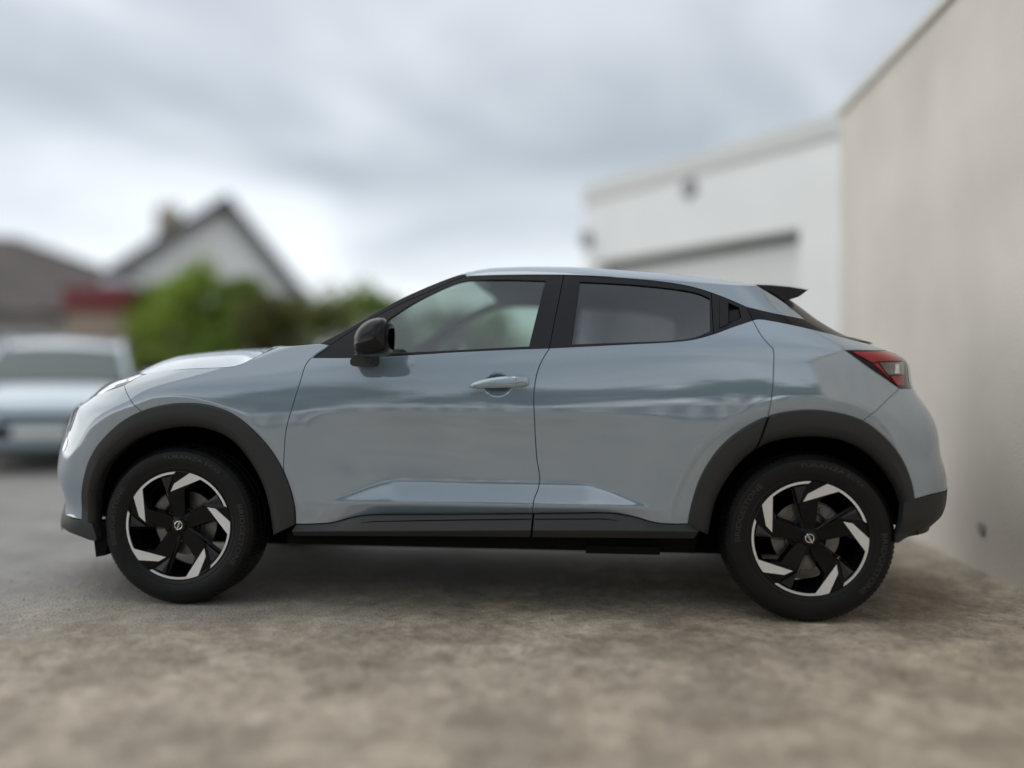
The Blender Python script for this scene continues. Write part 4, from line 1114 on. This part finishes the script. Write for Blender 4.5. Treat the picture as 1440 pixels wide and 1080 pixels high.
# ================================================================== houses in the distance
M_GABLE = mat('house_white_render', (0.88, 0.88, 0.86), 0.85, var=0.04)
M_SLATE = mat('dark_slate', (0.065, 0.065, 0.07), 0.6, var=0.25, vscale=4, bump=0.4, bscale=16)
M_TILE = mat('brown_grey_roof_tile', (0.115, 0.098, 0.088), 0.75, var=0.35, vscale=3, bump=0.4, bscale=14)
M_VERGE = mat('dark_barge_board', (0.05, 0.05, 0.055), 0.6)
M_CHIM = mat('chimney_stone', (0.42, 0.36, 0.29), 0.9, var=0.25, vscale=6)
M_POT = mat('clay_pot', (0.36, 0.27, 0.20), 0.85)
D1 = 26.0
pt = lambda px, py, d: world_at(px, py, d)
H1R = rad(18.4)
def on_gable(px, py):
    u, v = unroll(px, py); k = u / F; ax = ap.x
    t = (k * D1 - ax) / (math.cos(H1R) - k * math.sin(H1R)); Y_ = D1 + t * math.sin(H1R)
    return Vector((ax + t, 0, CAM_H - v / F * Y_))
ap = pt(320, 276, D1); le, re_ = on_gable(138, 388), on_gable(462, 450)
hs = empty('house', (ap.x, D1, 0), H1R, 'white gabled house with dark roof and chimney rising behind the bushes', 'house')
w0 = lambda p: (p.x - ap.x, p.z)
prism('wall', [(w0(le)[0] + 0.5, 0), (w0(le)[0] + 0.5, w0(le)[1] + 0.05), (0, ap.z - 0.28), (w0(re_)[0] - 0.35, w0(re_)[1] + 0.10), (w0(re_)[0] - 0.35, 0)], 0, 9, M_GABLE, hs)
for a, b in ((w0(le), (0, ap.z)), ((0, ap.z), w0(re_))):
    dv = Vector((b[0] - a[0], b[1] - a[1])).normalized(); nv = Vector((-dv.y, dv.x)) * 0.16
    if nv.y < 0: nv = -nv
    rf = prism('roof', [a, b, (b[0] - nv.x * 0.9, b[1] - nv.y), (a[0] - nv.x, a[1] - nv.y)], -0.30, 9.3, M_SLATE, hs)
    prism('barge_board', [a, b, (b[0] - nv.x * 2.0, b[1] - nv.y * 2.0), (a[0] - nv.x * 2.0, a[1] - nv.y * 2.0)], -0.36, -0.302, M_VERGE, rf)
    n_c = 14
    L_ = math.hypot(b[0] - a[0], b[1] - a[1])
    for i in range(n_c):
        p = (a[0] + dv.x * L_ * i / n_c, a[1] + dv.y * L_ * i / n_c); q = (a[0] + dv.x * L_ * (i + 0.96) / n_c, a[1] + dv.y * L_ * (i + 0.96) / n_c)
        u_ = nv.normalized()
        prism('slate_course', [p, q, (q[0] + u_.x * 0.02, q[1] + u_.y * 0.02), (p[0] + u_.x * 0.045, p[1] + u_.y * 0.045)], -0.28, 9.28, M_SLATE, rf)
cx0 = on_gable(216, 290); cx1 = on_gable(250, 290); ct = on_gable(232, 284).z + 0.35
cx0.x -= 0.2; cx1.x -= 0.1
ch = box('chimney', cx0.x - ap.x, cx1.x - ap.x, 3.6, 4.4, 3.5, ct, M_CHIM, hs, bevel=0.02)
box('chimney_cap', cx0.x - ap.x - 0.06, cx1.x - ap.x + 0.06, 3.54, 4.46, ct, ct + 0.10, M_CHIM, ch)
for q in (0.3, 0.7):
    o = lathe('chimney_pot', [(0.0001, 0.28), (0.10, 0.28), (0.12, 0.0)], M_POT, ch, seg=14); o.rotation_euler = (rad(90), 0, 0)
    o.location = (cx0.x - ap.x + (cx1.x - cx0.x) * q, 4.0, ct + 0.10)
for wx0 in (-1.1, 0.35):
    wd = box('window', wx0, wx0 + 0.85, -0.03, -0.002, 1.0, 2.1, mat('house_frame', (0.7, 0.7, 0.7), 0.5), hs)
    box('pane', wx0 + 0.07, wx0 + 0.78, -0.036, -0.032, 1.07, 2.03, mat('house_pane', (0.03, 0.035, 0.04), 0.08), wd)

e0, e1 = pt(-190, 333, 21.0), pt(18, 333, 21.0)
h2 = empty('bungalow', (e1.x, 21.0, 0), 0, 'low bungalow with a grey brown hipped tile roof at the far left edge', 'house')
ZR = e1.z; ZE = 2.35; xl = e0.x - e1.x; xr = 5.9; yf, yb = -3.6, 3.6
M_W2 = mat('bungalow_grey_render', (0.50, 0.48, 0.45), 0.9, var=0.1)
box('wall', xl - 3.2, xr - 0.4, yf + 0.35, yb - 0.35, 0, ZE - 0.06, M_W2, h2)
def slab(name, pts, th, par):
    bm = bmesh.new(); a = [bm.verts.new(p) for p in pts]; b = [bm.verts.new((p[0], p[1], p[2] - th)) for p in pts]
    bm.faces.new(a); bm.faces.new(b[::-1]); n = len(pts)
    for i in range(n): bm.faces.new((a[i], b[i], b[(i + 1) % n], a[(i + 1) % n]))
    return bm_obj(name, bm, M_TILE, par)
def hip_face(ea, eb, ra, rb, n=14):
    """one slope from eave (ea, eb) up to ridge (ra, rb), laid in tile courses"""
    ea, eb, ra, rb = map(Vector, (ea, eb, ra, rb)); rf = slab('roof', [ea, eb, rb, ra] if (ra - rb).length > 0.01 else [ea, eb, ra], 0.12, h2)
    nn = (eb - ea).cross(ra - ea).normalized()
    if nn.z < 0: nn = -nn
    for i in range(n):
        t0, t1 = i / n, (i + 0.96) / n
        p = [ea.lerp(ra, t0) + nn * 0.05, eb.lerp(rb, t0) + nn * 0.05, eb.lerp(rb, t1) + nn * 0.02, ea.lerp(ra, t1) + nn * 0.02]
        slab('tile_course', p, 0.03, rf)
hip_face((xl - 3.6, yf, ZE), (xr, yf, ZE), (xl, 0, ZR), (0, 0, ZR)); hip_face((xr, yb, ZE), (xl - 3.6, yb, ZE), (0, 0, ZR), (xl, 0, ZR))
hip_face((xr, yf, ZE), (xr, yb, ZE), (0, 0, ZR), (0, 0, ZR)); hip_face((xl - 3.6, yb, ZE), (xl - 3.6, yf, ZE), (xl, 0, ZR), (xl, 0, ZR))
for wx0 in (-0.9, 1.6):
    wd = box('window', wx0, wx0 + 1.1, yf + 0.30, yf + 0.348, 0.95, 1.95, mat('house_frame', (0.7, 0.7, 0.7), 0.5), h2)
    box('pane', wx0 + 0.07, wx0 + 1.03, yf + 0.293, yf + 0.297, 1.02, 1.88, mat('house_pane', (0.03, 0.035, 0.04), 0.08), wd)

# small brick outbuilding under a red fascia
def brick_mat():
    m = bpy.data.materials.new('buff_brick'); m.use_nodes = True; n, l = nodes_of(m); b = n['Principled BSDF']
    t = n.new('ShaderNodeTexCoord'); mp_ = n.new('ShaderNodeMapping'); mp_.inputs['Rotation'].default_value = (rad(90), 0, 0); l.new(t.outputs['Object'], mp_.inputs[0])
    k = n.new('ShaderNodeTexBrick'); k.inputs['Scale'].default_value = 4.5; k.inputs['Color1'].default_value = (0.36, 0.265, 0.19, 1); k.inputs['Color2'].default_value = (0.43, 0.32, 0.235, 1); k.inputs['Mortar'].default_value = (0.35, 0.33, 0.30, 1)
    l.new(mp_.outputs[0], k.inputs[0]); l.new(k.outputs[0], b.inputs['Base Color']); b.inputs['Roughness'].default_value = 0.9; return m
D3 = 15.0
o0, o1 = pt(88, 440, D3), pt(184, 440, D3); zt, zb_ = pt(130, 402, D3).z, pt(130, 440, D3).z
ob = empty('outbuilding', (o0.x, D3, 0), rad(0), 'small buff brick outbuilding with a dark red fascia behind the parked car', 'outbuilding')
WO = o1.x - o0.x
box('wall', 0.06, WO - 0.06, 0.05, 2.4, 0, zb_ + 0.02, brick_mat(), ob)
box('fascia', 0, WO, -0.02, 2.5, zb_ + 0.024, zt, mat('dark_red_paint', (0.17, 0.022, 0.026), 0.5, var=0.1), ob, bevel=0.015)
box('roof_light', WO * 0.35, WO * 0.72, 0.5, 1.4, zt, zt + 0.20, mat('pale_roof_light', (0.50, 0.53, 0.60), 0.4), ob, bevel=0.03)
dr = box('door', 0.35, 0.95, 0.02, 0.047, 0, 1.75, mat('outbuilding_door', (0.22, 0.19, 0.16), 0.7), ob); box('handle', 0.86, 0.90, -0.01, 0.018, 0.85, 0.98, M_GREY, dr)

# ================================================================== bushes
def leaf_mat(name, c, v=0.45):
    m = bpy.data.materials.new(name); m.use_nodes = True; n, l = nodes_of(m); b = n['Principled BSDF']
    g = n.new('ShaderNodeNewGeometry'); r = n.new('ShaderNodeValToRGB')
    r.color_ramp.elements[0].color = (*[k * (1 - v) for k in c], 1); r.color_ramp.elements[1].color = (*[k * (1 + v) for k in c], 1)
    l.new(g.outputs['Random Per Island'], r.inputs['Fac']); l.new(r.outputs[0], b.inputs['Base Color']); b.inputs['Roughness'].default_value = 0.55
    tr = n.new('ShaderNodeBsdfTranslucent'); l.new(r.outputs[0], tr.inputs[0]); mx = n.new('ShaderNodeMixShader'); mx.inputs[0].default_value = 0.3
    l.new(b.outputs[0], mx.inputs[1]); l.new(tr.outputs[0], mx.inputs[2]); l.new(mx.outputs[0], n['Material Output'].inputs[0]); return m
LG = [leaf_mat('leaf_bright', (0.27, 0.37, 0.050)), leaf_mat('leaf_mid', (0.185, 0.275, 0.042)), leaf_mat('leaf_dark', (0.145, 0.150, 0.038)), leaf_mat('leaf_olive', (0.19, 0.22, 0.05))]
M_BARK = mat('bark', (0.075, 0.055, 0.04), 0.9, var=0.3, vscale=20)
def bush(name, cx, cy, h, w, m_, label, cat='bush', n=5200, leaf=0.055, trunk=0.06, group=None, low=0.12, seed=0):
    r_ = np.random.default_rng(seed + 11)
    e_ = empty(name, (cx, cy, 0), r_.random() * 6, label, cat, group)
    bm = bmesh.new(); clumps = []
    for i in range(16):
        a = r_.random() * 6.28; rr = w * 0.5 * math.sqrt(r_.random()) * 0.85
        zz = h * (low + 0.18 + (0.78 - low) * r_.random() * (1 - 0.30 * (rr / (w * 0.5)) ** 2))
        clumps.append((rr * math.cos(a), rr * math.sin(a), zz, w * (0.15 + 0.11 * r_.random())))
    for i in range(5):
        a = r_.random() * 6.28; rr = w * 0.13
        clumps.append((rr * math.cos(a), rr * math.sin(a), h * (0.80 + 0.08 * r_.random()), w * 0.15))
    for cxx, cyy, zz, r in clumps[:12]:
        tube(bm, [(0.1 * cxx, 0.1 * cyy, 0), (cxx * 0.45, cyy * 0.45, zz * 0.5), (cxx, cyy, zz)], [trunk, trunk * 0.55, trunk * 0.18], 6)
    bm_obj('trunk', bm, M_BARK, e_, smooth=True)
    V, Fc = [], []
    per = n // len(clumps)
    for cxx, cyy, zz, r in clumps:
        for _ in range(per):
            d = r_.normal(size=3); d /= np.linalg.norm(d); k = r * r_.random() ** 0.45 * (1 + 0.35 * (r_.random() < 0.12))
            p = np.array([cxx, cyy, zz]) + d * k * np.array([1, 1, 0.9])
            if p[2] < 0.04: continue
            u = r_.normal(size=3); u /= np.linalg.norm(u); v = np.cross(u, r_.normal(size=3)); v /= np.linalg.norm(v) + 1e-9
            s = leaf * (0.6 + 0.8 * r_.random()); b0 = len(V)
            V += [tuple(p - u * s), tuple(p + v * s * 0.55), tuple(p + u * s), tuple(p - v * s * 0.55)]; Fc.append((b0, b0 + 1, b0 + 2, b0 + 3))
    meshobj('crown', V, Fc, m_, e_, smooth=False)
    return e_
def bush_px(px, top, d, wpx, m_, label, **kw):
    p = pt(px, top, d); bush('bush', p.x, d, p.z * 1.04, wpx / F * d, m_, label, group='bushes in front of the white house', **kw)
bush_px(208, 392, 15.5, 110, LG[0], 'leftmost bright green bush, beside the brick outbuilding', seed=1)
bush_px(268, 373, 14.5, 130, LG[0], 'tallest bright green bush below the left roof slope of the white house', seed=2)
bush_px(335, 384, 14.0, 120, LG[1], 'mid green bush directly below the apex of the white gable', seed=3)
bush_px(395, 418, 13.6, 120, LG[2], 'dark brownish green bush below the right roof slope of the white house', seed=4)
bush_px(470, 420, 15.0, 165, LG[3], 'olive green bush just left of the car windscreen', seed=5)
bush_px(530, 408, 16.5, 150, LG[1], 'rightmost bush, its top showing just above the car windscreen pillar', seed=6)
bush_px(225, 492, 12.2, 70, LG[3], 'low yellowish bush close behind the car bonnet', seed=7, n=2600)
bush_px(620, 432, 18.0, 130, LG[1], 'bush seen through the front side window of the grey blue car', seed=8)
bush_px(705, 440, 18.5, 120, LG[0], 'bright green bush seen through the rear half of the front side window', seed=9)

# ================================================================== silver car parked behind on the left
M_PSILV = mat('pale_silver_paint', (0.42, 0.51, 0.57), 0.35, coat=1.0, coat_rough=0.03, metal=0.2)
M_PGLASS = mat('parked_car_glass', (0.075, 0.105, 0.10), 0.08, spec=0.4)
M_PLAMP = mat('parked_car_lamp', (0.65, 0.67, 0.68), 0.12, metal=0.4, coat=1.0)
pc_p = pt(60, 650, 8.9)
pc = empty('car', (pc_p.x, 8.85, 0), rad(21), 'pale silver hatchback parked nose on at the far left, behind the bonnet', 'car')
SEC = [(0.00, 0.52, 0.30, 0.52), (0.04, 0.70, 0.22, 0.62), (0.14, 0.80, 0.18, 0.72), (0.45, 0.865, 0.17, 0.83), (0.95, 0.88, 0.17, 0.93), (1.25, 0.88, 0.17, 0.965), (2.6, 0.885, 0.17, 0.99), (3.6, 0.87, 0.19, 1.02), (3.95, 0.80, 0.25, 0.98), (4.05, 0.66, 0.34, 0.86)]
V, Fc = [], []
for y, w, z0, z1 in SEC:
    for i in range(24):
        a = 2 * math.pi * i / 24; c_, s_ = math.cos(a), math.sin(a)
        V.append((w * np.sign(c_) * abs(c_) ** 0.42, y, (z0 + z1) / 2 + (z1 - z0) / 2 * np.sign(s_) * abs(s_) ** 0.55))
for j in range(len(SEC) - 1):
    for i in range(24): Fc.append((j * 24 + i, j * 24 + (i + 1) % 24, (j + 1) * 24 + (i + 1) % 24, (j + 1) * 24 + i))
Fc.append(tuple(range(24))); Fc.append(tuple(range(9 * 24, 240))[::-1])
meshobj('body', V, Fc, M_PSILV, pc, autosmooth=45)
GB = [(1.12, 0.76, 0.95), (1.75, 0.66, 1.36), (2.25, 0.63, 1.475), (2.9, 0.62, 1.46), (3.45, 0.60, 1.36), (3.9, 0.66, 1.0)]
rw_ = [(-w, y, z) for y, w, z in GB[1:5]]
V = [(w * t, y, z + 0.035 * (1 - t * t)) for y, w, z in GB[1:5] for t in np.linspace(-1, 1, 13)]
Fc = [(j * 13 + i, j * 13 + i + 1, (j + 1) * 13 + i + 1, (j + 1) * 13 + i) for j in range(3) for i in range(12)]
meshobj('roof', V, Fc, M_PSILV, pc)
def quadglass(name, pts, m_): return meshobj(name, pts, [tuple(range(len(pts)))], m_, pc, smooth=False)
V = [(w * t, y - 0.10 * (1 - t * t) * (1 - k), z + 0.035 * (1 - t * t) * k) for k, (y, w, z) in ((0, GB[0]), (1, GB[1])) for t in np.linspace(-1, 1, 13)]
meshobj('windscreen', V, [(i, i + 1, 14 + i, 13 + i) for i in range(12)], M_PGLASS, pc)
quadglass('rear_window', [(-0.60, 3.45, 1.36), (0.60, 3.45, 1.36), (0.66, 3.9, 1.0), (-0.66, 3.9, 1.0)], M_PGLASS)
for s in (-1, 1):
    quadglass('front_side_window', [(s * 0.80, 1.20, 0.97), (s * 0.80, 2.20, 0.98), (s * 0.632, 2.24, 1.45), (s * 0.665, 1.80, 1.37)], M_PGLASS)
    quadglass('pillar', [(s * 0.80, 2.20, 0.98), (s * 0.80, 2.32, 0.98), (s * 0.631, 2.34, 1.462), (s * 0.632, 2.24, 1.45)], M_GLOSS)
    quadglass('rear_side_window', [(s * 0.80, 2.32, 0.98), (s * 0.78, 3.55, 1.02), (s * 0.605, 3.42, 1.35), (s * 0.631, 2.34, 1.462)], M_PGLASS)
    bm = bmesh.new(); tube(bm, [(s * 0.79, 1.10, 0.95), (s * 0.66, 1.75, 1.36), (s * 0.632, 2.25, 1.475), (s * 0.62, 2.9, 1.46), (s * 0.60, 3.45, 1.36), (s * 0.67, 3.9, 1.0)], 0.035, 8); bm_obj('roof_rail', bm, M_PSILV, pc, smooth=True)
    bm = bmesh.new(); box_bm(bm, -0.20, 0.20, -0.05, 0.06, -0.065, 0.065, 0.035, 3, Matrix.Translation((s * 0.62, 0.13, 0.655)) @ Matrix.Rotation(rad(s * 28), 4, 'Z')); bm_obj('headlight', bm, M_PLAMP, pc, smooth=True)
    bm = bmesh.new(); box_bm(bm, -0.10, 0.10, -0.06, 0.06, -0.06, 0.06, 0.03, 3, Matrix.Translation((s * 0.97, 1.42, 1.00))); bm_obj('door_mirror', bm, M_PSILV, pc, smooth=True)
    for yy in (0.78, 3.32):
        wh = empty('wheel', (s * 0.80, yy, 0.31), parent=pc); wh.rotation_euler = (0, 0, rad(90) * (1 if s > 0 else -1) + math.pi)
        lathe('tyre', [(0.20, 0.0), (0.22, -0.012), (0.28, -0.012), (0.305, 0.01), (0.31, 0.04), (0.31, 0.16), (0.28, 0.19), (0.20, 0.19)], M_RUBBER, wh, seg=40)
        lathe('rim', [(0.0001, 0.02), (0.06, 0.01), (0.17, 0.03), (0.195, -0.002), (0.205, 0.0)], M_SILVER, wh, seg=40)
bm = bmesh.new(); box_bm(bm, -0.55, 0.55, -0.025, 0.06, 0.36, 0.50, 0.03, 2); bm_obj('lower_grille', bm, M_DARK, pc, smooth=True)
bm = bmesh.new(); box_bm(bm, -0.40, 0.40, -0.01, 0.06, 0.56, 0.62, 0.02, 2); bm_obj('upper_grille', bm, M_DARK, pc, smooth=True)
box('number_plate', -0.26, 0.26, -0.045, -0.03, 0.375, 0.485, mat('plate_white', (0.75, 0.75, 0.73), 0.5), pc, bevel=0.004)
bm = bmesh.new(); box_bm(bm, -0.72, 0.72, 0.02, 0.4, 0.165, 0.27, 0.03, 2); bm_obj('bumper_skirt', bm, M_CLAD, pc, smooth=True)

# ================================================================== what the doors mirror: fence and trees across the yard, behind the camera
M_FENCE = mat('white_fence_paint', (0.80, 0.80, 0.78), 0.55, var=0.04)
fn_ = empty('fence', (-9.0, -7.2, 0), 0, 'long white board fence across the yard, mirrored along the car doors', 'fence')
p0 = None
for i in range(42):
    x = i * 0.47
    if p0 is None: p0 = box('board', 0, 0.27, 0, 0.03, 0.08, 1.50, M_FENCE, fn_); o = p0
    else: o = p0.copy(); link(o, fn_)
    o.location = (x, 0, 0)
for z in (0.30, 1.15): box('rail', 0, 19.8, 0.035, 0.085, z, z + 0.09, M_FENCE, fn_)
for i in range(9): box('post', i * 2.45, i * 2.45 + 0.10, 0.09, 0.19, 0, 1.55, M_FENCE, fn_)
def tree(cx, cy, h, w, m_, label, seed, low): bush('tree', cx, cy, h, w, m_, label, cat='tree', n=7000, leaf=0.09, trunk=0.12, low=low, seed=seed, group='trees mirrored in the car paint')
tree(-6.4, -9.3, 5.2, 4.6, LG[2], 'dark broad tree mirrored over the front wing of the car', 21, 0.16)
tree(-2.6, -9.8, 4.2, 3.8, LG[2], 'rounded tree mirrored above the fence in the front door', 22, 0.30)
tree(0.8, -9.6, 3.7, 3.4, LG[1], 'low tree mirrored in the middle of the car doors', 23, 0.46)
tree(4.0, -9.4, 3.9, 3.4, LG[2], 'tree mirrored above the fence in the rear door', 24, 0.22)
tree(7.2, -9.0, 4.6, 3.8, LG[2], 'tall tree mirrored above the rear wheel arch', 25, 0.34)

def hedge(x0, x1, y0, h, label, seed):
    r_ = np.random.default_rng(seed); e_ = empty('hedge', ((x0 + x1) / 2, y0, 0), 0, label, 'hedge', 'hedges behind the white fence')
    bm = bmesh.new(); hw = (x1 - x0) / 2
    for i in range(12):
        x = -hw + 2 * hw * (i + 0.5) / 12; tube(bm, [(x, 0, 0), (x + 0.1 * r_.normal(), 0.1 * r_.normal(), h * 0.5), (x + 0.2 * r_.normal(), 0.15 * r_.normal(), h * 0.9)], [0.03, 0.02, 0.008], 5)
    bm_obj('stem', bm, M_BARK, e_, smooth=True)
    V, Fc = [], []
    for _ in range(9000):
        x = r_.uniform(-hw, hw); top = h * (0.92 + 0.10 * math.sin(x * 2.1 + seed) + 0.05 * math.sin(x * 5.3))
        p = np.array([x, r_.uniform(-0.38, 0.38), top * r_.random() ** 0.6]); u = r_.normal(size=3); u /= np.linalg.norm(u); v = np.cross(u, r_.normal(size=3)); v /= np.linalg.norm(v) + 1e-9
        s_ = 0.085 * (0.6 + 0.8 * r_.random()); b0 = len(V); V += [tuple(p - u * s_), tuple(p + v * s_ * 0.6), tuple(p + u * s_), tuple(p - v * s_ * 0.6)]; Fc.append((b0, b0 + 1, b0 + 2, b0 + 3))
    meshobj('foliage', V, Fc, LG[2], e_, smooth=False)
hedge(-9.0, -2.6, -7.85, 1.35, 'clipped dark hedge behind the fence, mirrored in the front wing and front door', 41)
hedge(-2.4, 3.8, -7.85, 1.30, 'clipped dark hedge behind the fence, mirrored in the middle of the doors', 42)
hedge(4.0, 10.4, -7.85, 1.40, 'clipped dark hedge behind the fence, mirrored near the rear wheel arch', 43)
